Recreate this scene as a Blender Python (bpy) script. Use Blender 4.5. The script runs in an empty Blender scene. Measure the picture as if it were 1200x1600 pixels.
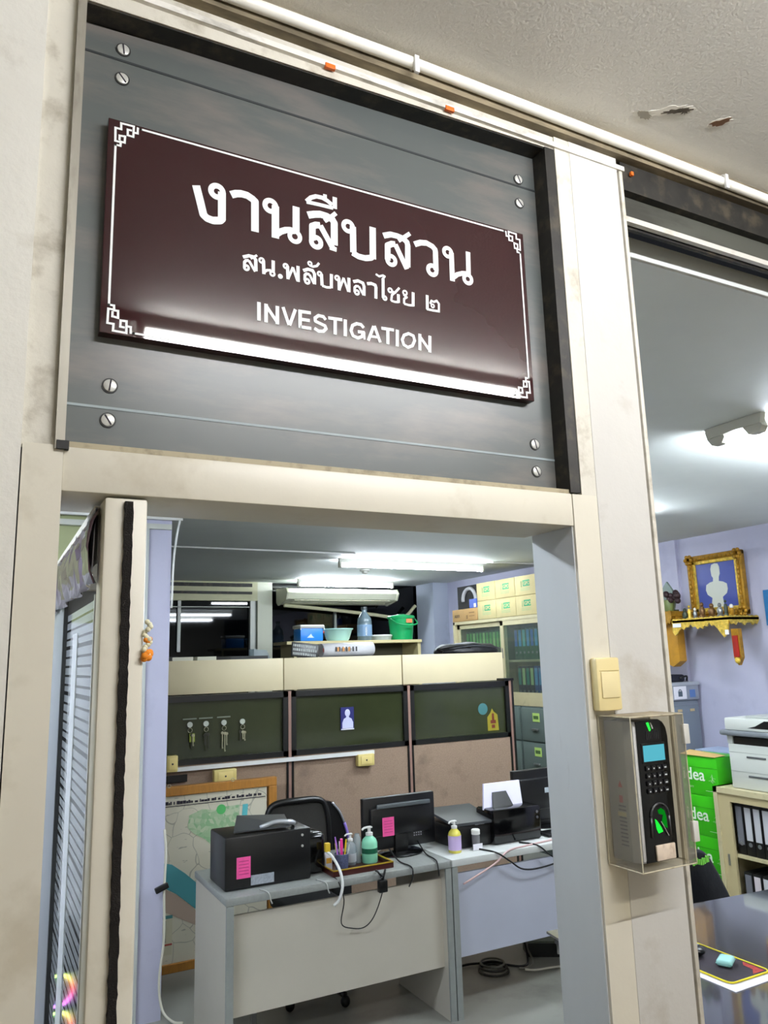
import bpy, bmesh, math, random
from mathutils import Vector, Matrix
random.seed(7)
SC=bpy.context.scene; COL=SC.collection
PI=math.pi
# ---------------------------------------------------------------- colours and materials
def lin(h):
    c=[((h>>s)&255)/255 for s in (16,8,0)]
    return tuple((x/12.92 if x<=.04045 else ((x+.055)/1.055)**2.4) for x in c)+(1,)
MATS={}
def mat(name,h,rough=.5,metal=0,var=0,vscale=8,dirt=None,dirt_amt=.0,dirt_scale=3,bump=0,bscale=60,emit=0,alpha=1,coat=0,spec=.5,stretch=(1,1,1)):
    if name in MATS: return MATS[name]
    m=bpy.data.materials.new(name); m.use_nodes=True; nt=m.node_tree; N=nt.nodes; L=nt.links
    b=N['Principled BSDF']; b.inputs['Base Color'].default_value=lin(h); b.inputs['Roughness'].default_value=rough
    b.inputs['Metallic'].default_value=metal; b.inputs['Specular IOR Level'].default_value=spec
    b.inputs['Coat Weight'].default_value=coat; b.inputs['Coat Roughness'].default_value=.05
    tc=N.new('ShaderNodeTexCoord'); mp=N.new('ShaderNodeMapping'); mp.inputs['Scale'].default_value=stretch; L.new(tc.outputs['Object'],mp.inputs['Vector'])
    def noise(sc,det=4):
        n=N.new('ShaderNodeTexNoise'); n.inputs['Scale'].default_value=sc; n.inputs['Detail'].default_value=det; n.inputs['Roughness'].default_value=.6
        L.new(mp.outputs['Vector'],n.inputs['Vector']); return n
    col=None
    if var:
        n=noise(vscale); r=N.new('ShaderNodeValToRGB'); c=lin(h)
        r.color_ramp.elements[0].position=.3; r.color_ramp.elements[1].position=.7
        r.color_ramp.elements[0].color=tuple(x*(1-var) for x in c[:3])+(1,); r.color_ramp.elements[1].color=tuple(min(1,x*(1+var)) for x in c[:3])+(1,)
        L.new(n.outputs['Fac'],r.inputs['Fac']); col=r.outputs['Color']
    if dirt is not None:
        n=noise(dirt_scale,9); r=N.new('ShaderNodeValToRGB')
        r.color_ramp.elements[0].position=.60-dirt_amt*.35; r.color_ramp.elements[1].position=.72-dirt_amt*.25
        r.color_ramp.elements[0].color=(0,0,0,1); r.color_ramp.elements[1].color=(1,1,1,1)
        L.new(n.outputs['Fac'],r.inputs['Fac']); mx=N.new('ShaderNodeMix'); mx.data_type='RGBA'
        k=N.new('ShaderNodeMath'); k.operation='MULTIPLY'; k.inputs[1].default_value=min(1,.35+dirt_amt); L.new(r.outputs['Color'],k.inputs[0])
        L.new(k.outputs[0],mx.inputs[0]); mx.inputs[6].default_value=lin(h)
        if col: L.new(col,mx.inputs[6])
        mx.inputs[7].default_value=lin(dirt); col=mx.outputs[2]
    if col: L.new(col,b.inputs['Base Color'])
    if bump:
        n=noise(bscale,6); bp=N.new('ShaderNodeBump'); bp.inputs['Strength'].default_value=bump; bp.inputs['Distance'].default_value=.01
        L.new(n.outputs['Fac'],bp.inputs['Height']); L.new(bp.outputs['Normal'],b.inputs['Normal'])
    if emit:
        b.inputs['Emission Color'].default_value=lin(h); b.inputs['Emission Strength'].default_value=emit
    if alpha<1: b.inputs['Alpha'].default_value=alpha
    MATS[name]=m; return m
# ---------------------------------------------------------------- things
ORG={}
def tag(o,label=None,cat=None,group=None,kind=None):
    if label: o['label']=label
    if cat: o['category']=cat
    if group: o['group']=group
    if kind: o['kind']=kind
    return o
def thing(name,label,cat,loc=(0,0,0),group=None,rz=0):
    o=bpy.data.objects.new(name,None); COL.objects.link(o); o.location=loc; o.rotation_euler=(0,0,rz); o.empty_display_size=.05
    tag(o,label,cat,group); ORG[o.name]=(Vector(loc),rz,False); return o
def mark_label(o,t): o['label']=t; return o
class MB:
    def __init__(s): s.bm=bmesh.new()
    def box(s,x0,x1,y0,y1,z0,z1,bev=0,seg=2,M=None):
        r=bmesh.ops.create_cube(s.bm,size=1); vs=r['verts']
        for v in vs: v.co=Vector(((x0+x1)/2+v.co.x*(x1-x0),(y0+y1)/2+v.co.y*(y1-y0),(z0+z1)/2+v.co.z*(z1-z0)))
        if bev:
            es=list({e for v in vs for e in v.link_edges}); rr=bmesh.ops.bevel(s.bm,geom=es,offset=min(bev,.45*min(abs(x1-x0),abs(y1-y0),abs(z1-z0))),segments=seg,affect='EDGES',profile=.5); 
            if M: vs=rr['verts']
        if M:
            for v in set(vs): v.co=M@v.co
        return s
    def poly(s,pts,thick,axis='y',inv=False):   # outline points (3d) extruded along the axis by thick
        d={'x':Vector((thick,0,0)),'y':Vector((0,thick,0)),'z':Vector((0,0,thick))}[axis] if isinstance(axis,str) else Vector(axis)*thick
        a=[s.bm.verts.new(p) for p in pts]; b=[s.bm.verts.new(Vector(p)+d) for p in pts]
        s.bm.faces.new(a); s.bm.faces.new(b[::-1]); n=len(pts)
        for i in range(n): s.bm.faces.new((a[i],b[i],b[(i+1)%n],a[(i+1)%n]))
        bmesh.ops.recalc_face_normals(s.bm,faces=s.bm.faces[:]); return s
    def tube(s,pts,r,seg=10,cap=True):
        pts=[Vector(p) for p in pts]; rings=[]; n=len(pts); up=None
        for i,p in enumerate(pts):
            t=(pts[min(i+1,n-1)]-pts[max(i-1,0)]).normalized()
            if up is None:
                up=t.orthogonal().normalized()
            up=(up-t*up.dot(t)); up=up.normalized() if up.length>1e-6 else t.orthogonal().normalized()
            w=t.cross(up); rr=r[i] if isinstance(r,(list,tuple)) else r
            rings.append([s.bm.verts.new(p+(up*math.cos(2*PI*k/seg)+w*math.sin(2*PI*k/seg))*rr) for k in range(seg)])
        for a,b in zip(rings,rings[1:]):
            for k in range(seg): s.bm.faces.new((a[k],a[(k+1)%seg],b[(k+1)%seg],b[k]))
        if cap: s.bm.faces.new(rings[0][::-1]); s.bm.faces.new(rings[-1])
        return s
    def cyl(s,c,r,h,axis='z',seg=24,r2=None):
        d={'x':Vector((h,0,0)),'y':Vector((0,h,0)),'z':Vector((0,0,h))}[axis]
        return s.tube([Vector(c),Vector(c)+d],[r,r if r2 is None else r2],seg)
    def lathe(s,c,prof,seg=24,sx=1,sy=1,closed=True):
        c=Vector(c); rings=[]
        for r,z in prof: rings.append([s.bm.verts.new(c+Vector((math.cos(2*PI*k/seg)*max(r,1e-4)*sx,math.sin(2*PI*k/seg)*max(r,1e-4)*sy,z))) for k in range(seg)])
        for a,b in zip(rings,rings[1:]):
            for k in range(seg): s.bm.faces.new((a[k],a[(k+1)%seg],b[(k+1)%seg],b[k]))
        s.bm.faces.new(rings[0][::-1])
        if closed: s.bm.faces.new(rings[-1])
        return s
    def sphere(s,c,r,sc=(1,1,1),seg=16):
        q=bmesh.ops.create_uvsphere(s.bm,u_segments=seg,v_segments=seg//2+2,radius=1)
        for v in q['verts']: v.co=Vector((c[0]+v.co.x*r*sc[0],c[1]+v.co.y*r*sc[1],c[2]+v.co.z*r*sc[2]))
        return s
    def torus(s,c,R,r,axis='z',seg=20,rs=8,arc=2*PI,start=0):
        pts=[]
        full=abs(arc-2*PI)<1e-4; n=seg
        for k in range(n+1):
            a=start+arc*k/n; u,v=math.cos(a)*R,math.sin(a)*R
            pts.append({'z':(c[0]+u,c[1]+v,c[2]),'y':(c[0]+u,c[1],c[2]+v),'x':(c[0],c[1]+u,c[2]+v)}[axis])
        return s.tube(pts,r,rs,cap=not full)
    def build(s,name,m,parent=None,smooth=False,local=False,solid=0):
        me=bpy.data.meshes.new(name)
        if parent is not None and not local:
            o0,rz,_=ORG[parent.name]; Mi=Matrix.Rotation(-rz,4,'Z')@Matrix.Translation(-o0); s.bm.transform(Mi)
        s.bm.to_mesh(me); s.bm.free(); o=bpy.data.objects.new(name,me); COL.objects.link(o)
        if m: me.materials.append(m)
        if parent is not None: o.parent=parent; ORG[o.name]=ORG[parent.name]
        else: ORG[o.name]=(Vector((0,0,0)),0,False)
        if smooth:
            for p in me.polygons: p.use_smooth=True
            if smooth!='all':
                try: me.set_sharp_from_angle(angle=math.radians(40))
                except Exception: pass
        if solid:
            md=o.modifiers.new('s','SOLIDIFY'); md.thickness=solid
        return o
def bx(name,m,parent,x0,x1,y0,y1,z0,z1,bev=0): return MB().box(x0,x1,y0,y1,z0,z1,bev).build(name,m,parent,smooth=bool(bev))
def struct(name,m,x0,x1,y0,y1,z0,z1,bev=0):
    o=bx(name,m,None,x0,x1,y0,y1,z0,z1,bev); o['kind']='structure'; return o
def smooth_line(pts,n=6):
    P=[Vector(p) for p in pts]; P=[P[0]*2-P[1]]+P+[P[-1]*2-P[-2]]; out=[]
    for i in range(1,len(P)-2):
        for k in range(n):
            t=k/n; a,b,c,d=P[i-1:i+3]
            out.append(.5*((2*b)+(-a+c)*t+(2*a-5*b+4*c-d)*t*t+(-a+3*b-3*c+d)*t**3))
    out.append(P[-2]); return out
AX={'-y':((1,0,0),(0,0,1)),'-x':((0,-1,0),(0,0,1)),'z':((1,0,0),(0,1,0))}
def text(name,s,face,loc,size,m,parent,align='LEFT',bold=0,sx=1,th=.0006):
    c=bpy.data.curves.new('txt','FONT'); c.body=s; c.size=size; c.align_x=align; c.extrude=th; c.offset=bold; c.resolution_u=3
    o=bpy.data.objects.new('txt',c); COL.objects.link(o); bpy.context.view_layer.update()
    me=bpy.data.meshes.new_from_object(o.evaluated_get(bpy.context.evaluated_depsgraph_get()))
    bpy.data.objects.remove(o); X,Y=(Vector(v) for v in (AX[face] if isinstance(face,str) else face)); Z=X.cross(Y)
    M=Matrix((X*sx,Y,Z)).transposed().to_4x4(); M.translation=Vector(loc)
    if parent is not None:
        o0,rz,_=ORG[parent.name]; M=Matrix.Rotation(-rz,4,'Z')@Matrix.Translation(-o0)@M
    me.transform(M); o=bpy.data.objects.new(name,me); COL.objects.link(o); me.materials.clear(); me.materials.append(m)
    if parent is not None: o.parent=parent; ORG[o.name]=ORG[parent.name]
    return o
def copy_tree(o,parent=None):
    c=o.copy(); COL.objects.link(c)
    if parent is not None: c.parent=parent
    for ch in list(o.children): copy_tree(ch,c)
    return c
def place(proto,loc,label,group=None,first=[None],rz=0):
    c=copy_tree(proto); c.location=loc; c['label']=label; c.rotation_euler=(0,0,rz)
    if group: c['group']=group
    return c
def jut(proto):          # removes the template once its copies are placed
    for ch in list(proto.children_recursive): bpy.data.objects.remove(ch)
    bpy.data.objects.remove(proto)
# ---------------------------------------------------------------- camera
cam=bpy.data.objects.new('camera',bpy.data.cameras.new('camera')); COL.objects.link(cam)
cam.data.sensor_fit='VERTICAL'; cam.data.sensor_height=24; cam.data.sensor_width=18; cam.data.lens=24*1201/1600
Mc=Matrix(((0.88717368,-0.06168332,-0.45729425),(-0.46052362,-0.18063827,-0.86907296),(-0.02899754,0.98161346,-0.18866415)))
Mc=Mc.to_4x4(); Mc.translation=Vector((0,-1.12,1.78)); cam.matrix_world=Mc; cam.data.clip_start=.02
SC.camera=cam
# ---------------------------------------------------------------- palette
cream=mat('cream_paint',0xD6D1C0,.4,var=.03,vscale=5,dirt=0xB0A68E,dirt_amt=.10,dirt_scale=6,bump=.05,bscale=25)
cream_old=mat('worn_cream_paint',0xCFCBBD,.5,var=.06,vscale=9,dirt=0x8C826C,dirt_amt=.22,dirt_scale=14,bump=.12,bscale=50)
alu=mat('dusty_aluminium',0xA9A598,.4,metal=.5,var=.12,vscale=20,dirt=0x5B5346,dirt_amt=.25,dirt_scale=14,stretch=(1,1,.25))
alu_clean=mat('pale_aluminium',0xCDD1D3,.35,metal=.05,var=.05,vscale=6,dirt=0x6E6C64,dirt_amt=.06,dirt_scale=9,stretch=(1,1,.2))
dark_metal=mat('black_grimy_metal',0x1E1C17,.55,var=.4,vscale=30,dirt=0x4E4636,dirt_amt=.25,dirt_scale=22)
grime=mat('grimy_beam_paint',0x8C8066,.7,var=.3,vscale=25,dirt=0x3A3224,dirt_amt=.45,dirt_scale=9,bump=.2,bscale=60,stretch=(.3,1,1))
wallpaint=mat('white_wall_paint',0xDEDCD2,.6,var=.04,vscale=4,dirt=0xA29780,dirt_amt=.08,dirt_scale=5,bump=.15,bscale=45)
lav=mat('lavender_paint',0xC0C0D6,.6,var=.03,vscale=3,dirt=0x9A9AB8,dirt_amt=.05,dirt_scale=2,bump=.04)
lav_patch=mat('lavender_paint_patchy',0xBCC4D4,.6,dirt=0x7E8092,dirt_amt=.25,dirt_scale=1.6)
green_wall=mat('pale_green_paint',0xA6AC80,.6,var=.05)
plaster=mat('corridor_ceiling_plaster',0xE2DFD5,.75,var=.04,vscale=2,bump=.5,bscale=150)
ceil_in=mat('office_ceiling_paint',0xE4E9E4,.7,var=.05,vscale=1.2,bump=.1,bscale=12)
tile=mat('office_floor_tiles',0x8E8E86,.35,var=.08,vscale=2,dirt=0x55534C,dirt_amt=.12,dirt_scale=2)
black=mat('black_plastic',0x0B0B0C,.35,var=.2,vscale=20)
blackm=mat('matte_black',0x0D0D0E,.8,bump=.3,bscale=200)
gloss_black=mat('gloss_black',0x070708,.12)
white_pl=mat('white_plastic',0xE4E4E0,.35)
ivory=mat('ivory_plastic',0xE3D29A,.35,var=.03,vscale=10)
yellow_pl=mat('yellowed_socket_plastic',0xD9C67C,.4)
pink=mat('pink_paper',0xF0559C,.7,var=.05,vscale=60)
ink=mat('dark_ink',0x2A2530,.8)
paper=mat('white_paper',0xEDEBF2,.75)
tan_metal=mat('beige_steel',0xC9BF98,.4,var=.04,dirt=0x8B8264,dirt_amt=.06,dirt_scale=10)
bin_cream=mat('cream_laminate',0xD8CBA6,.45,var=.03,vscale=3)
fabric=mat('brown_speckled_fabric',0x937D6A,.95,var=.12,vscale=120,dirt=0x5E4C42,dirt_amt=.14,dirt_scale=4,bump=.3,bscale=300)
greyedge=mat('grey_plastic_edge',0x8C908C,.45,var=.06,vscale=30)
desk_beige=mat('beige_grey_laminate',0xBFB9AB,.5,var=.03,vscale=3)
desk_lav=mat('lilac_grey_laminate',0xB6BAC8,.5,var=.03,vscale=3)
desk_white=mat('white_desk_laminate',0xC9CCC8,.4,var=.05,vscale=8)
filing=mat('green_grey_steel',0x5C6A66,.4,var=.06,vscale=6)
carton=mat('pale_carton',0xCDBE8A,.8,var=.05,vscale=10)
carton_b=mat('brown_carton',0xB08C58,.8,var=.08,vscale=10)
gpogreen=mat('green_print',0x2E9C6C,.7)
green_box=mat('bright_green_carton',0x35B70F,.45,var=.04,vscale=6)
gold=mat('gold_leaf_paint',0xDDBB4C,.35,metal=.45,var=.35,vscale=40,bump=.5,bscale=60)
gold_dark=mat('old_gold_paint',0xA67A1C,.45,metal=.35,var=.35,vscale=25,bump=.4,bscale=50)
red_paint=mat('red_lacquer',0x8E1A14,.35,var=.15,vscale=20)
orange=mat('orange_plastic',0xE06A12,.5)
steel=mat('steel_screw',0xC9C9C2,.35,metal=.3,var=.1,vscale=90)
white_ink=mat('white_sign_print',0xF2F4F2,.4)
TUBE=mat('fluorescent_tube_glow',0xF4FAFF,.3,emit=1)
def glow(name,h,s):
    m=bpy.data.materials.new(name); m.use_nodes=True; nt=m.node_tree; nt.nodes.remove(nt.nodes['Principled BSDF'])
    e=nt.nodes.new('ShaderNodeEmission'); e.inputs['Color'].default_value=lin(h); e.inputs['Strength'].default_value=s
    nt.links.new(e.outputs[0],nt.nodes['Material Output'].inputs['Surface']); return m
def glassmat(name,h,alpha,rough=.03):
    m=bpy.data.materials.new(name); m.use_nodes=True; nt=m.node_tree; N=nt.nodes; L=nt.links; N.remove(N['Principled BSDF'])
    t=N.new('ShaderNodeBsdfTransparent'); t.inputs[0].default_value=lin(h); g=N.new('ShaderNodeBsdfGlossy'); g.inputs['Roughness'].default_value=rough
    f=N.new('ShaderNodeFresnel'); f.inputs[0].default_value=1.5; mx=N.new('ShaderNodeMixShader'); d=N.new('ShaderNodeBsdfDiffuse'); d.inputs[0].default_value=lin(h)
    m2=N.new('ShaderNodeMixShader'); m2.inputs[0].default_value=alpha; L.new(t.outputs[0],m2.inputs[1]); L.new(d.outputs[0],m2.inputs[2])
    bf=N.new('ShaderNodeNewGeometry'); iv=N.new('ShaderNodeMath'); iv.operation='SUBTRACT'; iv.inputs[0].default_value=1; L.new(bf.outputs['Backfacing'],iv.inputs[1]); ml=N.new('ShaderNodeMath'); ml.operation='MULTIPLY'; L.new(iv.outputs[0],ml.inputs[0]); L.new(f.outputs[0],ml.inputs[1])
    L.new(ml.outputs[0],mx.inputs[0]); L.new(m2.outputs[0],mx.inputs[1]); L.new(g.outputs[0],mx.inputs[2]); L.new(mx.outputs[0],N['Material Output'].inputs['Surface']); return m
# lamp strengths
tube_in=glow('cool_tube_light',0xEAF4FF,140); tube_out=glow('warm_tube_light',0xFBFBFF,250)
# ---------------------------------------------------------------- setting
struct('floor',tile,-1.6,5.5,.0,7.9,-.06,0)
struct('floor_corridor',mat('corridor_floor',0x9A8468,.5,var=.1),-2.6,5.5,-2.9,-.0,-.06,0)
XW=5.29; HC=2.72
struct('ceiling',ceil_in,-1.6,5.5,.12,7.9,HC,HC+.06)
# corridor ceiling with flaked patches
ZC=2.915
m=MB().box(-2.6,5.5,-2.9,0.12,ZC,ZC+.06).build('ceiling_corridor',plaster); m['kind']='structure'
struct('wall_corridor_bounce',mat('corridor_bounce_wall',0xCFCCC2,.7),-2.6,5.5,-2.96,-2.9,0,ZC)  # unseen wall, raised to the ceiling to bounce light back into the corridor
struct('wall_corridor_end',wallpaint,-2.66,-2.6,-2.9,0,0,ZC)
# door wall
struct('wall_left',wallpaint,-2.6,.034,-.012,.12,0,ZC)
struct('wall_right',lav,XW,XW+.08,.12,7.9,0,HC)
struct('wall_far_left',lav,-1.66,-1.6,.12,7.9,0,HC)
o=MB().poly([(1.058,-.004,0),(1.199,-.004,0),(1.2,-.004,ZC),(1.064,-.004,ZC)],.124).build('wall_post',mat('post_paint',0xC8C6BF,.6,var=.03,vscale=4,dirt=0x9A8E76,dirt_amt=.05,dirt_scale=5,bump=.1,bscale=45)); o['kind']='structure'
struct('wall_sill',wallpaint,1.2,5.29,0,.12,0,.88)
struct('wall_head',wallpaint,.034,5.29,.08,.12,2.86,ZC)
struct('wall_window_back',lav,-1.6,XW,7.62,7.7,0,1.15)
struct('wall_back_stub',mat('pale_partition_paint',0xC4C6C8,.6),-1.6,.77,3.32,3.42,0,2.02)
struct('wall_back_stub_upper',green_wall,-1.6,.77,3.32,3.42,2.02,HC)
struct('wall_pilaster',lav,.79,.945,3.30,3.46,0,HC)
struct('column_back',lav_patch,5.04,XW,7.2,7.62,0,HC)
o=bx('wall_corner_strip',lav,None,5.262,XW,3.53,7.2,0,HC); o['kind']='structure'
# grimy beam edge over the frame, corridor side
o=MB().poly([(.034,-.02,2.868),(2.9,-.02,2.868),(2.9,-.02,ZC),(.034,-.02,ZC)],.1).build('trim_1',grime); o['kind']='structure'
# frame members of the doorway
o=MB().poly([(.0875,0,2.813),(1.024,0,2.838),(1.024,0,2.872),(.0875,0,2.872)],.05).build('trim_2',cream_old); o['kind']='structure'
struct('trim_3',mat('chalky_aluminium_edge',0xE2DFD6,.5,dirt=0x55503F,dirt_amt=.28,dirt_scale=18,stretch=(.4,1,1)),.088,1.22,-.008,.0,2.84,2.851)
o=MB().poly([(.03,0,2.078),(.088,0,2.078),(.088,0,2.872),(.028,0,2.872)],.1).build('door_frame_left_upper',cream_old); o['kind']='structure'
o=MB().poly([(.09,.002,2.8095),(1.0,.002,2.8345),(1.0,.002,2.8365),(.09,.002,2.8115)],.04).build('trim_15',dark_metal); o['kind']='structure'
struct('trim_4',alu,.076,.0885,-.012,.0,2.078,2.86)
struct('door_jamb_left',cream,.036,.0875,-.008,.12,0,2.084)
struct('door_lintel',cream,.0875,.9975,-.004,.15,2.021,2.084,.002)
struct('trim_5',mat('dirty_bead',0xA59A7E,.6,dirt=0x5D5340,dirt_amt=.3,dirt_scale=25),.09,1.0,.004,.03,2.084,2.094)
struct('door_jamb_right',alu_clean,.9975,1.012,.003,.125,0,2.021)
struct('trim_6',cream,1.0,1.062,-.003,.11,0,2.084)
struct('trim_7',cream_old,1.024,1.064,-.003,.11,2.084,2.872)
struct('trim_8',dark_metal,.9985,1.024,-.001,.06,2.088,2.838)
struct('trim_9',mat('rusty_gap',0x4A3B28,.8,var=.4,vscale=40),1.199,1.205,.006,.1,.88,2.86)
struct('trim_10',cream_old,1.205,1.216,-.006,.1,.88,2.84,.003)
struct('trim_11',mat('rubber_corner',0x0A0A0A,.6),.078,.094,-.014,.02,2.078,2.09)
# window head: stacked sliding tracks
struct('window_1',dark_metal,1.216,5.2,.0,.1,2.80,2.868)
struct('trim_12',mat('dark_track_grey',0x4C4D45,.5,dirt=0x1F1C14,dirt_amt=.3,dirt_scale=14,stretch=(.2,1,1)),1.216,5.2,.02,.03,2.752,2.80)
struct('trim_13',dark_metal,1.216,5.2,.05,.06,2.745,2.80)
struct('trim_14',mat('pale_rail',0xC9C6BC,.45,dirt=0x8A7E60,dirt_amt=.15,dirt_scale=9),1.216,5.2,.002,.014,2.724,2.737)
# ---------------------------------------------------------------- printed transom panel with screws and sign
panelmat=mat('scuffed_grey_panel',0x575C5A,.32,var=.06,vscale=2,dirt=0x77706A,dirt_amt=.38,dirt_scale=3.4,stretch=(.7,1,3),spec=.45)
TP=thing('transom_panel','grey scuffed metal panel filling the frame above the doorway, held by eight slotted screws','panel',(.55,.04,2.1))
MB().poly([(.09,.04,2.088),(1.0,.04,2.088),(1.0,.04,2.852),(.09,.04,2.806)],.012).build('panel_sheet',panelmat,TP)
bx('groove_line',mat('dark_line',0x23282A,.5),TP,.091,.9995,.039,.0402,2.7545,2.7585)
bx('groove_line',mat('pale_line',0x8E9A9C,.5),TP,.091,.9995,.039,.0402,2.159,2.163)
rim=mat('screw_rim',0x1C1C1A,.6)
for i,(x,z,a) in enumerate([(.151,2.777,1.45),(.151,2.723,.9),(.955,2.772,1.2),(.954,2.716,.9),(.151,2.196,1.7),(.15,2.142,1.0),(.951,2.189,1.3),(.951,2.134,1.1)]):
    s=MB().cyl((x,.0405,z),.0118,-.002,'y',24).build('screw_cup',rim,TP)
    h=MB().lathe((0,0,0),[(.0095,0),(.0095,.0012),(.008,.0020),(0,.0023)],24)
    h.bm.transform(Matrix.Translation((x,.0385,z))@Matrix.Rotation(PI/2,4,'X'))
    h.build('screw_head',steel,s,smooth=True)
    M=Matrix.Translation((x,.0363,z))@Matrix.Rotation(a,4,'Y')
    MB().box(-.0088,.0088,-.0006,.0006,-.0011,.0011,M=M).build('screw_slot',ink,s)
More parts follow.
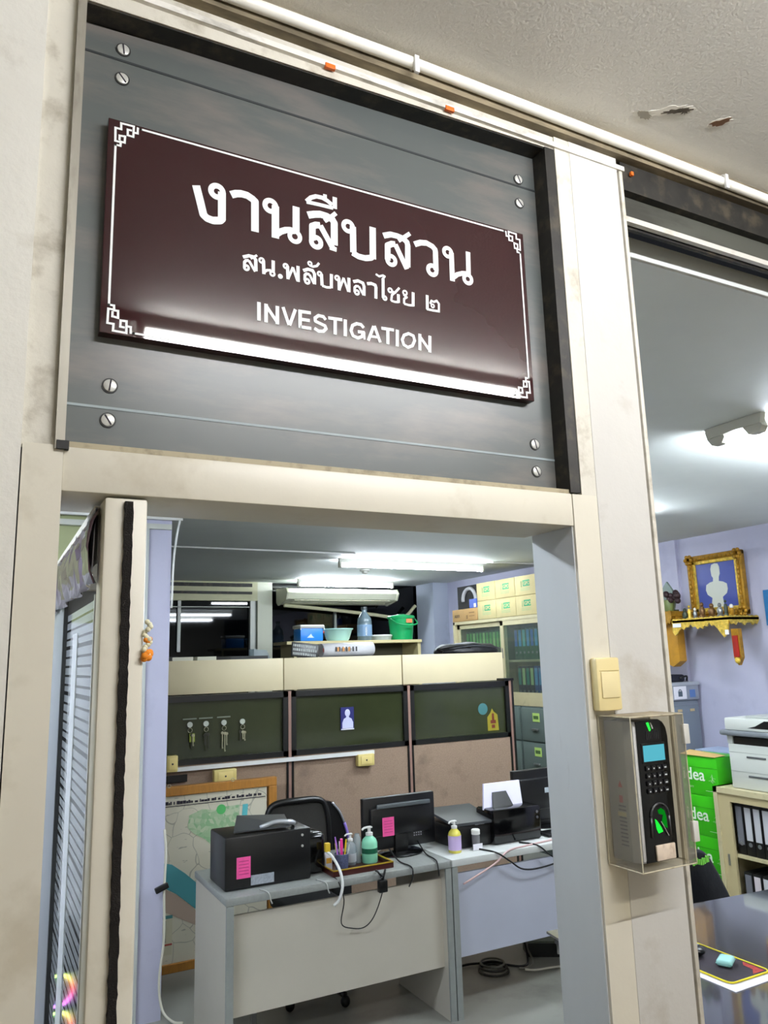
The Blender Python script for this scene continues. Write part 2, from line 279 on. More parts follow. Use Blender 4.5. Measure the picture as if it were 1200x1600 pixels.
# the office sign
signmat=mat('glossy_maroon_board',0x31181A,.03,var=.05,vscale=3,spec=.5)
SG=thing('office_sign','glossy maroon signboard with white Thai lettering and INVESTIGATION, above the doorway','sign',(.536,.03,2.27))
MB().box(.1306,.942,.02,.039,2.271,2.6315,.001).build('sign_board',signmat,SG)
GL=[(133,[(2697,25517),(2762,25272),(2826,25019),(2885,24974),(2985,24958),(3098,24987),(3132,25030),(3127,25513)]),(0,[(3043,25502),(153,52)]),(133,[(3281,25505),(3368,25551),(3456,25573),(3560,25570),(3650,25530),(3695,25495),(3697,24932)]),(0,[(3973,25489),(148,53)]),(133,[(4061,25513),(4059,24906)]),(113,[(4075,24978),(4152,25050),(4245,25101),(4330,25122),(4409,25118)]),(128,[(4441,25599),(4437,25092)]),(0,[(4413,25022),(139,54)]),(133,[(4658,25492),(4780,25540),(4894,25570),(5025,25563),(5124,25530),(5161,25473),(5155,25039)]),(133,[(5130,24926),(5139,25011)]),(108,[(5134,24960),(4891,25354)]),(123,[(4891,25354),(4810,25341),(4740,25299),(4737,25036)]),(0,[(4810,25013),(139,44)]),(80,[(4974,25461),(5074,25542),(5201,25676)]),(80,[(4634,25750),(4719,25848),(4817,25900),(4932,25906),(5030,25875),(5129,25817)]),(70,[(4637,25747),(4880,25758),(5145,25762)]),(70,[(4991,25990),(4994,25881)]),(85,[(5182,25984),(5178,25754)]),(0,[(5438,25476),(139,51)]),(123,[(5531,25500),(5528,24978)]),(113,[(5506,24973),(5632,24928),(5768,24926),(5872,24958),(5922,25004)]),(128,[(5921,24953),(5934,25585)]),(113,[(6151,25468),(6304,25531),(6448,25532),(6574,25511),(6645,25459),(6661,25393),(6643,24955)]),(80,[(6463,25440),(6575,25529),(6717,25652)]),(103,[(6627,24909),(6397,25355)]),(118,[(6397,25355),(6324,25346),(6233,25290),(6224,24997)]),(0,[(6298,25006),(129,45)]),(113,[(6810,25455),(6943,25522),(7075,25545),(7206,25506),(7260,25457),(7268,25414),(7262,25024)]),(0,[(7178,25009),(138,49)]),(0,[(7544,25461),(130,48)]),(108,[(7631,25482),(7624,24883)]),(93,[(7658,24970),(7739,25041),(7860,25095),(7999,25117)]),(103,[(8017,25582),(8000,25063)]),(0,[(7982,25002),(131,48)]),(58,[(3493,24423),(3595,24470),(3676,24466),(3713,24420),(3717,24220)]),(40,[(3625,24423),(3735,24510)]),(45,[(3706,24210),(3595,24385)]),(50,[(3595,24385),(3544,24373),(3519,24337),(3520,24237)]),(0,[(3552,24244),(61,18)]),(0,[(3817,24436),(59,22)]),(58,[(3847,24443),(3855,24196)]),(45,[(3855,24227),(3907,24277),(3982,24291)]),(58,[(4020,24483),(4020,24271)]),(0,[(4005,24237),(56,19)]),(0,[(4145,24218),(44,0)]),(0,[(4244,24431),(57,19)]),(58,[(4275,24438),(4283,24196)]),(45,[(4283,24204),(4373,24436)]),(45,[(4373,24436),(4456,24202)]),(58,[(4467,24188),(4466,24481)]),(58,[(4560,24415),(4647,24461),(4734,24454),(4770,24397),(4768,24205)]),(45,[(4763,24212),(4678,24369)]),(50,[(4678,24369),(4622,24373),(4591,24342),(4589,24238)]),(0,[(4632,24232),(61,18)]),(0,[(4688,24580),(49,16)]),(42,[(4680,24542),(4743,24531),(4815,24560),(4860,24627)]),(0,[(4866,24423),(54,19)]),(58,[(4902,24431),(4911,24212)]),(45,[(4911,24212),(4995,24197),(5076,24211)]),(58,[(5084,24200),(5089,24467)]),(0,[(5203,24421),(58,22)]),(58,[(5235,24428),(5236,24191)]),(42,[(5236,24200),(5325,24448)]),(42,[(5325,24448),(5413,24201)]),(58,[(5424,24197),(5428,24470)]),(58,[(5511,24414),(5607,24450),(5701,24427),(5723,24367),(5718,24190)]),(42,[(5711,24198),(5623,24346)]),(45,[(5623,24346),(5566,24343),(5537,24309),(5535,24217)]),(0,[(5578,24222),(59,18)]),(58,[(5788,24437),(5875,24459),(5952,24443),(5965,24399),(5958,24183)]),(40,[(5969,24663),(6036,24631),(6116,24667),(6151,24656),(6097,24578)]),(58,[(6114,24600),(6105,24223)]),(0,[(6141,24230),(53,15)]),(0,[(6255,24404),(57,19)]),(42,[(6288,24392),(6344,24375),(6286,24316),(6268,24199)]),(42,[(6268,24209),(6347,24196),(6427,24209)]),(58,[(6421,24196),(6423,24363)]),(42,[(6343,24365),(6448,24492)]),(0,[(6566,24421),(58,23)]),(42,[(6534,24376),(6599,24338),(6541,24296),(6537,24197)]),(42,[(6537,24197),(6638,24188),(6730,24201)]),(58,[(6729,24189),(6741,24467)]),(58,[(7040,24471),(7031,24180)]),(45,[(7017,24187),(7152,24184),(7300,24193)]),(42,[(7284,24181),(7293,24347),(7247,24400),(7186,24365),(7130,24377),(7100,24309)]),(0,[(7152,24277),(47,18)]),(62,[(3769,23674),(3770,23347)]),(62,[(3894,23670),(3894,23342)]),(56,[(3894,23636),(4089,23376)]),(62,[(4090,23666),(4089,23342)]),(56,[(4192,23671),(4296,23368)]),(56,[(4412,23671),(4307,23362)]),(62,[(4496,23679),(4493,23347)]),(56,[(4496,23653),(4695,23662)]),(56,[(4495,23510),(4673,23517)]),(56,[(4494,23370),(4697,23376)]),(56,[(4970,23588),(4926,23638),(4837,23642),(4771,23585),(4776,23527),(4864,23500),(4953,23475),(4974,23426),(4922,23367),(4833,23356),(4756,23395)]),(56,[(5016,23632),(5283,23646)]),(62,[(5146,23636),(5141,23347)]),(62,[(5342,23664),(5335,23352)]),(56,[(5698,23573),(5646,23624),(5561,23626),(5479,23578),(5446,23473),(5484,23384),(5576,23359),(5655,23397),(5689,23475)]),(56,[(5579,23479),(5714,23485)]),(40,[(5705,23496),(5708,23355)]),(56,[(5780,23346),(5896,23640)]),(56,[(5909,23648),(6019,23351)]),(45,[(5814,23437),(5973,23444)]),(56,[(6050,23631),(6304,23641)]),(62,[(6180,23646),(6170,23347)]),(62,[(6377,23660),(6365,23338)]),(56,[(6608,23627),(6708,23601),(6731,23512),(6680,23403),(6584,23356),(6499,23391),(6470,23482),(6513,23579),(6608,23627)]),(62,[(6846,23663),(6832,23342)]),(56,[(6844,23619),(7048,23372)]),(62,[(7062,23664),(7046,23337)])]
ORN=[(34,[(1423,25865),(1497,25866),(1501,25932),(1418,25931),(1413,26161),(1500,26162),(1496,26268),(1689,26274),(1686,26085),(1601,26088),(1598,26187),(1646,26189)]),(34,[(1498,25942),(1559,25941),(1562,26053),(1480,26042),(1480,25978)]),(34,[(1692,26164),(1751,26167),(1752,26256),(1798,26258)]),(34,[(1423,25865),(1425,25544)])]
def ribbon(mb,pts,w,y,closed=False,joint=True):
    bm=mb.bm
    for kk,((x0,z0),(x1,z1)) in enumerate(zip(pts,pts[1:])):
        yk=y-.00004*(kk%3); dx,dz=x1-x0,z1-z0; l=math.hypot(dx,dz) or 1; nx,nz=-dz/l*w/2,dx/l*w/2
        bm.faces.new([bm.verts.new((x0+nx,yk,z0+nz)),bm.verts.new((x1+nx,yk,z1+nz)),bm.verts.new((x1-nx,yk,z1-nz)),bm.verts.new((x0-nx,yk,z0-nz))])
    if joint:
        y-=.00013
        for kk,(x,z) in enumerate(pts[1:-1]+([pts[0]] if pts[0]==pts[-1] else [])):
            y+=(-.00004,-.00004,.00008)[kk%3]
            bm.faces.new([bm.verts.new((x+math.cos(-2*PI*k/20)*w/2,y,z+math.sin(-2*PI*k/20)*w/2)) for k in range(20)])
def square_line(mb,pts,w,y):
    q=[]
    for kk,((x0,z0),(x1,z1)) in enumerate(zip(pts,pts[1:])):
        yj=y-.00005*(kk%2); dx,dz=x1-x0,z1-z0; l=math.hypot(dx,dz) or 1; ux,uz=dx/l*w/2,dz/l*w/2
        ribbon(mb,[(x0-ux,z0-uz),(x1+ux,z1+uz)],w,yj,joint=False)
mbs=[MB(),MB(),MB()]
for gi,(w,pts) in enumerate(GL):
    YS=.0193-(gi%3)*.00026; zz=pts[0][1]; mb=mbs[0 if zz>24800 else 1 if zz>23800 else 2]
    if w:
        P=[(a/1e4,b/1e4) for a,b in pts]; ribbon(mb,P,w/1e4,YS)
    else:
        (cx,cz),(ro,ri)=pts; cx/=1e4;cz/=1e4;ro/=1e4;ri/=1e4; n=28
        if ri==0: mb.bm.faces.new([mb.bm.verts.new((cx+math.cos(-2*PI*k/n)*ro,YS,cz+math.sin(-2*PI*k/n)*ro)) for k in range(n)])
        else:
            A=[mb.bm.verts.new((cx+math.cos(2*PI*k/n)*ro*.97,YS,cz+math.sin(2*PI*k/n)*ro)) for k in range(n)]
            B=[mb.bm.verts.new((cx+math.cos(2*PI*k/n)*ri,YS,cz+math.sin(2*PI*k/n)*ri)) for k in range(n)]
            for k in range(n): mb.bm.faces.new((A[k],B[k],B[(k+1)%n],A[(k+1)%n]))
for mb in mbs: mb.build('lettering',white_ink,SG)
mb=MB(); xc,zc=.5366,2.4515; YB=.0192
def border(fx,fz):
    for w,pts in ORN[:3]:
        square_line(mb,[(xc+fx*(a/1e4-xc),zc+fz*(b/1e4-zc)) for a,b in pts],w/1e4,YB)
for fx in (1,-1):
    for fz in (1,-1): border(fx,fz)
xl,xr=.1424,2*xc-.1424; zt,zb=2.6258,2*zc-2.6258; xi=.1752; zi=2.5865
for z in (zt,zb): square_line(mb,[(xi,z),(2*xc-xi,z)],.0034,YB)
for x in (xl,xr): square_line(mb,[(x,zi),(x,2*zc-zi)],.0034,YB)
mb.build('border_line',white_ink,SG)
# ---------------------------------------------------------------- conduit, clips, orange tags, flaked paint
P=thing('conduit_pipe','white plastic conduit pipe running along the corridor ceiling above the door frame','pipe',(.3,-.04,2.88))
MB().tube([(-2.5,-.03,2.885),(.29,-.03,2.887),(.67,-.03,2.891),(1.2,-.03,2.888),(1.7,-.03,2.884),(5.2,-.03,2.887)],.0108,16).build('pipe_body',mat('white_conduit',0xEDEBE0,.4,var=.03,dirt=0xB0A68A,dirt_amt=.08,dirt_scale=7),P,smooth='all')
for x in (.665,1.52):
    c=MB(); c.torus((x,-.03,2.889),.0118,.0028,'x',seg=16,arc=PI*1.3,start=-.6); c.box(x-.005,x+.005,-.045,-.038,2.862,2.898,.001); c.build('pipe_clip',white_pl,P,smooth=True)
mb=MB()
for i,x in enumerate((.3165,.323,.3295,.336)): mb.box(x,x+.004,-.0412,-.0405,2.884,2.889)
mb.build('pipe_marking',ink,P)
for i,(x,w,l) in enumerate([(.502,.02,'orange tag stuck on the frame head above the left half of the sign'),(.758,.02,'orange tag stuck on the frame head above the right half of the sign'),(1.243,.008,'tiny orange tag on the window head right of the white post')]):
    o=MB().box(x-w/2,x+w/2,-.010,-.003,2.836,2.8455,.001).build('orange_tag',orange); tag(o,l,'tag')
flake=mat('bare_brown_concrete',0x7A5A40,.9,var=.2,vscale=60); edge=mat('chalk_edge',0xEDE9DE,.8); soot=mat('dark_stain',0x5A5348,.9,var=.3,vscale=60)
def blot(name,cx,cy,rx,ry,rot,mt,seed,dz,n=26,rough=.3):
    rnd=random.Random(seed); m_=MB(); pts=[]
    for k in range(n):
        a=2*PI*k/n; q=1+rnd.uniform(-rough,rough); u,v=math.cos(a)*rx*q,math.sin(a)*ry*q
        pts.append((cx+u*math.cos(rot)-v*math.sin(rot),cy+u*math.sin(rot)+v*math.cos(rot),ZC-dz))
    m_.poly(pts,.0006,'z'); o=m_.build(name,mt); o['kind']='structure'
blot('ceiling_flake_1',1.372,-.150,.026,.012,-.9,edge,3,.0006); blot('ceiling_flake_2',1.372,-.150,.022,.009,-.9,flake,4,.0012)
blot('ceiling_flake_3',1.242,-.130,.046,.012,-.6,edge,5,.0006,rough=.35); blot('ceiling_flake_4',1.255,-.134,.028,.006,-.6,soot,6,.0012,rough=.45); blot('ceiling_flake_5',1.27,-.142,.011,.008,.2,soot,9,.0016,rough=.5)
blot('ceiling_flake_6',1.20,-.095,.02,.010,.2,mat('scraped_plaster',0xA39E90,.8),8,.0008,rough=.2)
# ---------------------------------------------------------------- open door leaf (pivoted inward, seen edge on)
D=thing('door_1','cream glazed aluminium door leaf swung inward, a black brush strip down its edge','door',(.175,.0,0)); D['kind']='structure'
bx('edge_stile',cream,D,.146,.205,.003,.06,.02,2.018,.004)
brush=MB(); rnd=random.Random(1); z=.02; L_=[];R_=[]
while z<2.015:
    L_.append((.1725+rnd.uniform(-.0008,.0008),-.0045,z)); R_.append((.1838+rnd.uniform(-.0008,.0008),-.0045,z)); z+=.008
brush.poly(L_+R_[::-1],.01).build('brush_strip',mat('black_pile',0x120E0A,.95,var=.4,vscale=300,bump=.6,bscale=500),D)
bx('far_stile',mat('grey_stile',0x8B8F93,.4,metal=.2),D,.146,.205,.50,.84,.02,2.012,.002)
bx('top_rail',cream_old,D,.146,.205,.06,.50,1.93,2.015)
bx('bottom_rail',alu,D,.146,.205,.06,.50,.02,.12)
bx('glass_bead',mat('dark_bead',0x2C2E30,.5),D,.143,.150,.49,.503,.1,1.93); bx('glass_bead',alu_clean,D,.1445,.150,.058,.066,.1,1.885)
# stripes of reflected blinds painted into the glass colour
sm=bpy.data.materials.new('blinds_reflection'); sm.use_nodes=True; nt=sm.node_tree; N=nt.nodes; Lk=nt.links; b=N['Principled BSDF']; b.inputs['Roughness'].default_value=.05; b.inputs['Specular IOR Level'].default_value=.15
g=N.new('ShaderNodeNewGeometry'); tc=N.new('ShaderNodeTexCoord'); sp=N.new('ShaderNodeSeparateXYZ'); Lk.new(tc.outputs['Object'],sp.inputs[0])
def mth(op,a,b_=None):
    n=N.new('ShaderNodeMath'); n.operation=op
    for i,v in enumerate((a,b_)):
        if v is None: continue
        if isinstance(v,(int,float)): n.inputs[i].default_value=v
        else: Lk.new(v,n.inputs[i])
    return n.outputs[0]
s1=mth('LESS_THAN',mth('FRACT',mth('MULTIPLY',sp.outputs['Z'],1/.0165)),.24); s2=mth('LESS_THAN',mth('FRACT',mth('MULTIPLY',sp.outputs['Z'],1/.0825)),.085)
st=mth('MAXIMUM',s1,s2); mx=N.new('ShaderNodeMix'); mx.data_type='RGBA'; Lk.new(st,mx.inputs[0]); mx.inputs[6].default_value=lin(0xA4A9AE); mx.inputs[7].default_value=lin(0x101012)
Lk.new(mx.outputs[2],b.inputs['Base Color'])
G=bx('door_glass',sm,D,.150,.156,.066,.49,.12,1.88)
bx('reflection_strip',mat('pale_reflection',0xD2D6DA,.3),D,.1485,.1499,.30,.37,.12,1.84)  # pale upright strip painting a reflection on the door glass
# crumpled plastic film over the top rail
f=MB(); n=34; r2=random.Random(5); rows=6; V=[]
for i in range(n+1):
    y=.03+.70*i/n; top=2.006-.008*(i/n); bot=1.898+.004*math.sin(i*.5)
    col=[]
    for j in range(rows+1):
        t=j/rows; off=.003+.005*math.sin(i*1.7+t*2)+r2.uniform(0,.004)*(1 if 0<j else 0)+.012*math.sin(t*PI)*(.5+.5*math.sin(i*.8))
        col.append(f.bm.verts.new((.1455-off,y,top+(bot-top)*t)))
    V.append(col)
for i in range(n):
    for j in range(rows): f.bm.faces.new((V[i][j],V[i+1][j],V[i+1][j+1],V[i][j+1]))
f.build('plastic_film',mat('purple_brown_plastic_film',0x5B4550,.12,spec=.8,coat=.6),D,smooth='all',solid=.0006)
f=MB(); f.poly([(.139,.035,2.008),(.139,.055,2.008),(.139,.062,1.93),(.139,.085,1.90),(.139,.105,1.905),(.139,.075,2.0)],.002,'x').build('torn_tape',paper,D)
f=MB(); f.poly([(.138,.05,2.013),(.138,.72,2.004),(.138,.72,1.998),(.138,.05,2.0)],.006,'x').build('torn_tape',mat('chalky_tape',0xCFCBBE,.8,bump=.3),D)
# garland on the leaf edge
GRL=thing('flower_garland','small faded white and orange flower garland hanging on the open door edge','garland',(.212,.0,1.80))
r3=random.Random(2); mb=MB()
for k in range(14): mb.sphere((.209+.004*math.sin(k),.000+r3.uniform(-.003,.003),1.842-.0035*k),.0038,seg=8)
mb.build('white_buds',mat('cream_petals',0xE2DEBE,.8),GRL,smooth='all'); mb=MB()
for k in range(9): mb.sphere((.210+r3.uniform(-.005,.007),r3.uniform(-.004,.004),1.795+r3.uniform(-.005,.005)),.005,seg=8)
for k in range(5): mb.sphere((.209+r3.uniform(-.003,.004),0,1.815+r3.uniform(-.002,.003)),.0036,seg=8)
mb.build('orange_flowers',mat('orange_petals',0xE88A1C,.8),GRL,smooth='all')
# ---------------------------------------------------------------- light switch on the frame
S=thing('light_switch','ivory plastic light switch fixed to the frame above the fingerprint reader','switch',(1.035,-.01,1.67))
MB().box(1.009,1.066,-.022,-.003,1.676,1.772,.004).build('switch_box',ivory,S,smooth=True)
MB().box(1.017,1.060,-.0245,-.018,1.699,1.747,.002).build('rocker',mat('ivory_rocker',0xE8D9A6,.3),S,smooth=True)
MB().box(1.015,1.062,-.0228,-.0215,1.7475,1.7485).build('seam',mat('seam_shade',0xA8965E,.6),S)
# ---------------------------------------------------------------- fingerprint reader
F=thing('fingerprint_reader','silver and black fingerprint door reader with a blue screen and glowing green sensor','reader',(1.085,-.02,1.42))
silver=mat('silver_plastic',0x9C9C9E,.35,metal=.3,var=.05,vscale=30); silver_l=mat('bright_silver_edge',0xCFCFCD,.3,metal=.3)
b_=MB()
prof=[(1.030,-.006),(1.030,-.052),(1.036,-.064),(1.046,-.068),(1.046,-.006)]
b_.poly([(x,y,1.422) for x,y in prof],.236,'z').build('side_shell',silver,F)
MB().box(1.0375,1.0455,-.0695,-.05,1.424,1.656,.003).build('front_trim',silver_l,F,smooth=True)
face=MB(); n=8
fp=[(1.045,1.422),(1.120,1.422),(1.120,1.63),(1.117,1.645),(1.110,1.655),(1.10,1.66),(1.06,1.66),(1.045,1.658)]
face.poly([(x,-.070,z) for x,z in fp],.064).build('front_face',gloss_black,F)
sl=MB()
for k in range(11): sl.box(1.0295,1.0299,-.045,-.028,1.447+k*.0065,1.4495+k*.0065)
sl.build('speaker_slots',ink,F); mk=MB(); mk.poly([(1.0296,-.040,1.545),(1.0296,-.030,1.545),(1.0296,-.035,1.556)],.0004,'x'); mk.box(1.0294,1.0299,-.039,-.031,1.519,1.531); mk.build('warning_mark',mat('red_mark',0xB0302A,.6),F)
MB().box(1.0293,1.0299,-.045,-.025,1.496,1.503).build('side_sticker',mat('pale_sticker',0xC9C39A,.6),F)
MB().box(1.0535,1.111,-.0712,-.069,1.5855,1.620,.0005).build('screen_bezel',black,F)
scr=MB().box(1.0565,1.108,-.0716,-.071,1.589,1.6165).build('screen',glow('blue_lcd',0x5FC3D6,.85),F)
gr=MB()
for k in range(8): gr.box(1.068+k*.004,1.0695+k*.004,-.0708,-.0695,1.628-abs(k-3.5)*.0006,1.641)
gr.build('grille',mat('dark_grey_plastic',0x2B2B2C,.5),F)
MB().poly([(1.070,-.0712,1.655),(1.075,-.0712,1.656),(1.0795,-.0712,1.6425),(1.0765,-.0712,1.640)],.001).build('status_light',glow('green_light',0x2BFF46,1.6),F)
MB().poly([(1.079,-.0712,1.655),(1.081,-.0712,1.655),(1.0855,-.0712,1.645),(1.0835,-.0712,1.644)],.001).build('status_stripe',silver_l,F)
keyc=mat('key_black',0x17171A,.3)
for r in range(4):
    for c in range(4):
        x=1.059+c*.0132; z=1.573-r*.0128
        k_=MB().box(x,x+.0108,-.0735,-.0695,z,z+.0085,.0015).build('key',keyc,F,smooth=True)
        MB().box(x+.003,x+(.0085 if c==3 else .0055),-.0738,-.0734,z+.003,z+.0052).build('key_symbol',mat('key_print',0xBFC4C4,.6),k_)
ar=MB().torus((1.083,-.071,1.4955),.0215,.002,'y',seg=18,arc=PI,start=0); ar.tube([(1.0615,-.071,1.4955),(1.0605,-.071,1.462)],.002); ar.tube([(1.1045,-.071,1.4955),(1.1055,-.071,1.462)],.002)
ar.build('sensor_hood',mat('hood_grey',0x3A3B3D,.3),F,smooth='all')
MB().box(1.064,1.102,-.0712,-.0702,1.463,1.512,.0002).build('sensor_well',gloss_black,F)
gm=glow('green_sensor_glow',0x1CF238,1.5); gd=glow('green_sensor_dim',0x0A8A1C,.8)
e=MB(); 
MB().poly([(1.070,-.0722,1.492),(1.072,-.0722,1.476),(1.076,-.0722,1.468),(1.086,-.0722,1.470),(1.083,-.0722,1.477),(1.074,-.0722,1.489)],.001).build('sensor_light',gm,F)
MB().poly([(1.078,-.0720,1.506),(1.086,-.0720,1.509),(1.094,-.0720,1.504),(1.097,-.0720,1.494),(1.098,-.0720,1.474),(1.091,-.0720,1.478),(1.086,-.0720,1.487),(1.090,-.0720,1.497),(1.080,-.0720,1.500)],.0008).build('sensor_light',gd,F)
MB().tube([(1.083,-.073,1.487),(1.098,-.0735,1.462)],.0006,6).build('sensor_wire',silver_l,F)
MB().box(1.0665,1.112,-.0735,-.069,1.423,1.449,.002).build('worn_pad',mat('worn_cream_pad',0xD9C8B4,.6,var=.08,vscale=60,dirt=0x8E6A44,dirt_amt=.2,dirt_scale=40),F,smooth=True)
CV=thing('reader_cover','clear acrylic weather cover boxed around the fingerprint reader, grimy along its edges','cover',(1.08,-.04,1.41))
acr=glassmat('clear_acrylic',0xE9E6DC,.10,.05)
X0,X1,Y0,Z0,Z1=1.017,1.146,-.086,1.413,1.668
MB().box(X0,X0+.002,Y0,-.006,Z0,Z1).build('side_wall',acr,CV); MB().box(X1-.002,X1,Y0,-.006,Z0,Z1).build('side_wall',acr,CV)
MB().box(X0,X1,Y0,-.006,Z1-.002,Z1).build('top_wall',mat('dusty_acrylic',0xB5A88C,.5,var=.15,vscale=50,dirt=0x76664A,dirt_amt=.3,dirt_scale=30,alpha=.75),CV)
MB().box(X0,X1,Y0,-.006,Z0,Z0+.002).build('bottom_wall',acr,CV); MB().box(1.122,X1,Y0-.0005,Y0+.0015,Z0,Z1).build('front_edge',acr,CV)
em=mat('acrylic_edge',0xC7BFA6,.3,dirt=0x7E7050,dirt_amt=.3,dirt_scale=40)
ed=MB()
for x in (X0,X1):
    ed.tube([(x,Y0,Z0),(x,Y0,Z1)],.0011,6); ed.tube([(x,Y0,Z0),(x,-.006,Z0)],.0011,6); ed.tube([(x,Y0,Z1),(x,-.006,Z1)],.0011,6); ed.tube([(x,-.006,Z0),(x,-.006,Z1)],.0012,6)
for z in (Z0,Z1): ed.tube([(X0,Y0,z),(X1,Y0,z)],.0012,6)
ed.build('edge_seam',em,CV)
for z in (1.615,1.448): bx('hinge',mat('milky_hinge',0xD9D8CF,.3,alpha=.9),CV,X1-.003,X1+.0105,Y0-.003,Y0+.006,z,z+.034,.001)
# ---------------------------------------------------------------- light fittings
def fixture(label,x0,x1,y,zc,tm,ys=(0,),group='fluorescent ceiling lights',hw=.017):
    T=thing('fluorescent_light',label,'ceiling light',((x0+x1)/2,y,zc-.1),group)
    ylo,yhi=y+min(ys),y+max(ys)
    b=MB(); b.poly([(x0,ylo-hw,zc),(x0,ylo-hw*.65,zc-.042),(x0,yhi+hw*.65,zc-.042),(x0,yhi+hw,zc)],x1-x0,'x'); b.build('housing',mat('white_lamp_housing',0xD9D8CC,.4),T)
    for xx in (x0,x1-.02):
        for yo in ys:
            h=MB(); h.poly([(xx,y+yo-.018,zc-.03),(xx,y+yo-.022,zc-.075),(xx,y+yo-.014,zc-.088),(xx,y+yo+.014,zc-.088),(xx,y+yo+.022,zc-.075),(xx,y+yo+.018,zc-.03)],.02,'x'); h.build('lamp_holder',mat('lamp_holder_plastic',0xC4C2B4,.4),T)
    for yo in ys:
        t=MB().cyl((x0+.02,y+yo,zc-.066),.013,x1-x0-.04,'x',16).build('tube',tm,T,smooth='all')
    return T
fixture('single tube ceiling light in the middle of the office above the desks',2.93,4.55,5.38,HC,tube_in)
fixture('tube ceiling light close in front of the air conditioner at the back',3.21,4.45,7.16,HC,tube_in)
# twin lamp seen through the right-hand opening
T=thing('fluorescent_light','twin tube ceiling light seen end-on through the opening at the right','ceiling light',(3.2,.88,2.62),'fluorescent ceiling lights')
FX=2.755
MB().poly([(FX,.80,HC),(FX,.84,HC-.03),(FX,1.00,HC-.03),(FX,1.06,HC),],1.4,'x').build('housing',mat('white_lamp_housing',0xD9D8CC,.4),T)
for yo in (.85,1.03):
    MB().poly([(FX-.012,yo-.03,HC-.012),(FX-.012,yo-.045,HC-.055),(FX-.012,yo-.03,HC-.078),(FX-.012,yo+.02,HC-.078),(FX-.012,yo+.04,HC-.05),(FX-.012,yo+.05,HC-.012)],.04,'x').build('lamp_holder',mat('lamp_holder_pale',0xC9C7B8,.5),T)  # holders and end cap share one even plastic colour
    MB().cyl((FX+.03,yo,HC-.058),.013,1.35,'x',16).build('tube',tube_in,T,smooth='all')
MB().poly([(FX-.018,.80,HC-.002),(FX-.018,.81,HC-.045),(FX-.018,.93,HC-.042),(FX-.018,1.06,HC-.048),(FX-.018,1.075,HC-.002)],.03,'x').build('end_cap',mat('lamp_holder_pale',0xC9C7B8,.5),T)
fixture('tube ceiling light above the right end of the desks, behind the white post',2.55,4.02,2.74,HC,tube_in,(-.05,.05))
fixture('twin tube ceiling light at the office front, left of the open door leaf',-1.25,.25,1.25,HC,tube_in,(-.05,.05))
# corridor lamp outside the door, mirrored in the sign
T=fixture('tube ceiling light of the corridor outside the doorway, mirrored in the glossy sign',.40,1.96,-1.30,ZC,tube_out,group='corridor lights',hw=.03)
# ceiling details
def tr(name,label,m,x0,x1,y0,y1,z0,z1,cat='trunking',group=None,bev=0):
    o=bx(name,m,None,x0,x1,y0,y1,z0,z1,bev); return tag(o,label,cat,group)
tr('cable_trunking','thin white cable trunking on the ceiling left of the middle tube light',white_pl,1.1,2.93,5.02,5.045,HC-.012,HC)
tr('cable_trunking','thin white cable trunking on the ceiling right of the middle tube light',white_pl,4.55,5.25,5.20,5.225,HC-.012,HC)
SD=thing('smoke_detector','small round smoke detector on the ceiling behind the middle tube light','smoke detector',(3.57,6.14,HC))
MB().lathe((3.57,6.14,HC),[(.055,0),(.055,-.012),(.045,-.02)],24).build('base',mat('grey_detector',0xA9A9A2,.5),SD,smooth=True)
MB().lathe((3.57,6.14,HC),[(.034,-.02),(.03,-.04),(.01,-.045)],20).build('sensor_dome',mat('grey_detector2',0x8E8E88,.5),SD,smooth=True)
# ---------------------------------------------------------------- back window wall
night=mat('night_window_glass',0x020304,.03,spec=.28)
W=thing('window_2','','window',(2.2,7.6,1.2)); W['kind']='structure'
bx('pane',night,W,1.2,2.80,7.66,7.67,1.15,2.5)
whf=mat('white_window_frame',0xD4D6CE,.4)
bx('mullion',whf,W,1.955,1.99,7.62,7.66,1.93,2.5); bx('mullion',whf,W,2.79,2.845,7.6,7.66,1.15,2.52); bx('mullion',mat('grey_frame',0x8E928A,.4),W,2.85,2.87,7.62,7.66,1.15,2.52)
bx('mullion',mat('grey_frame_pale',0xBFC4B8,.4),W,1.2,2.79,7.62,7.66,2.425,2.435)
W=thing('window_3','','window',(4.2,7.6,1.2)); W['kind']='structure'
bx('pane',night,W,3.06,5.1,7.66,7.67,1.15,2.72); bx('mullion',mat('dim_frame',0x8E928A,.4),W,3.87,3.90,7.63,7.66,1.15,2.42)
cb=mat('cream_beam',0xC9C7A2,.55,var=.05)
struct('column_cream',mat('cream_column',0xD6D8C4,.5),2.87,3.05,7.58,7.7,0,HC)
struct('beam_back',cb,1.0,2.87,7.58,7.7,2.5,HC)
for z0,z1 in ((2.66,2.70),(2.575,2.605)): 
    o=bx('beam_slot',dark_metal,None,1.2,2.80,7.565,7.58,z0,z1); o['kind']='structure'
struct('wall_window_outer',mat('night_outside',0x020203,1),-1.6,XW,7.68,7.72,1.1,HC)
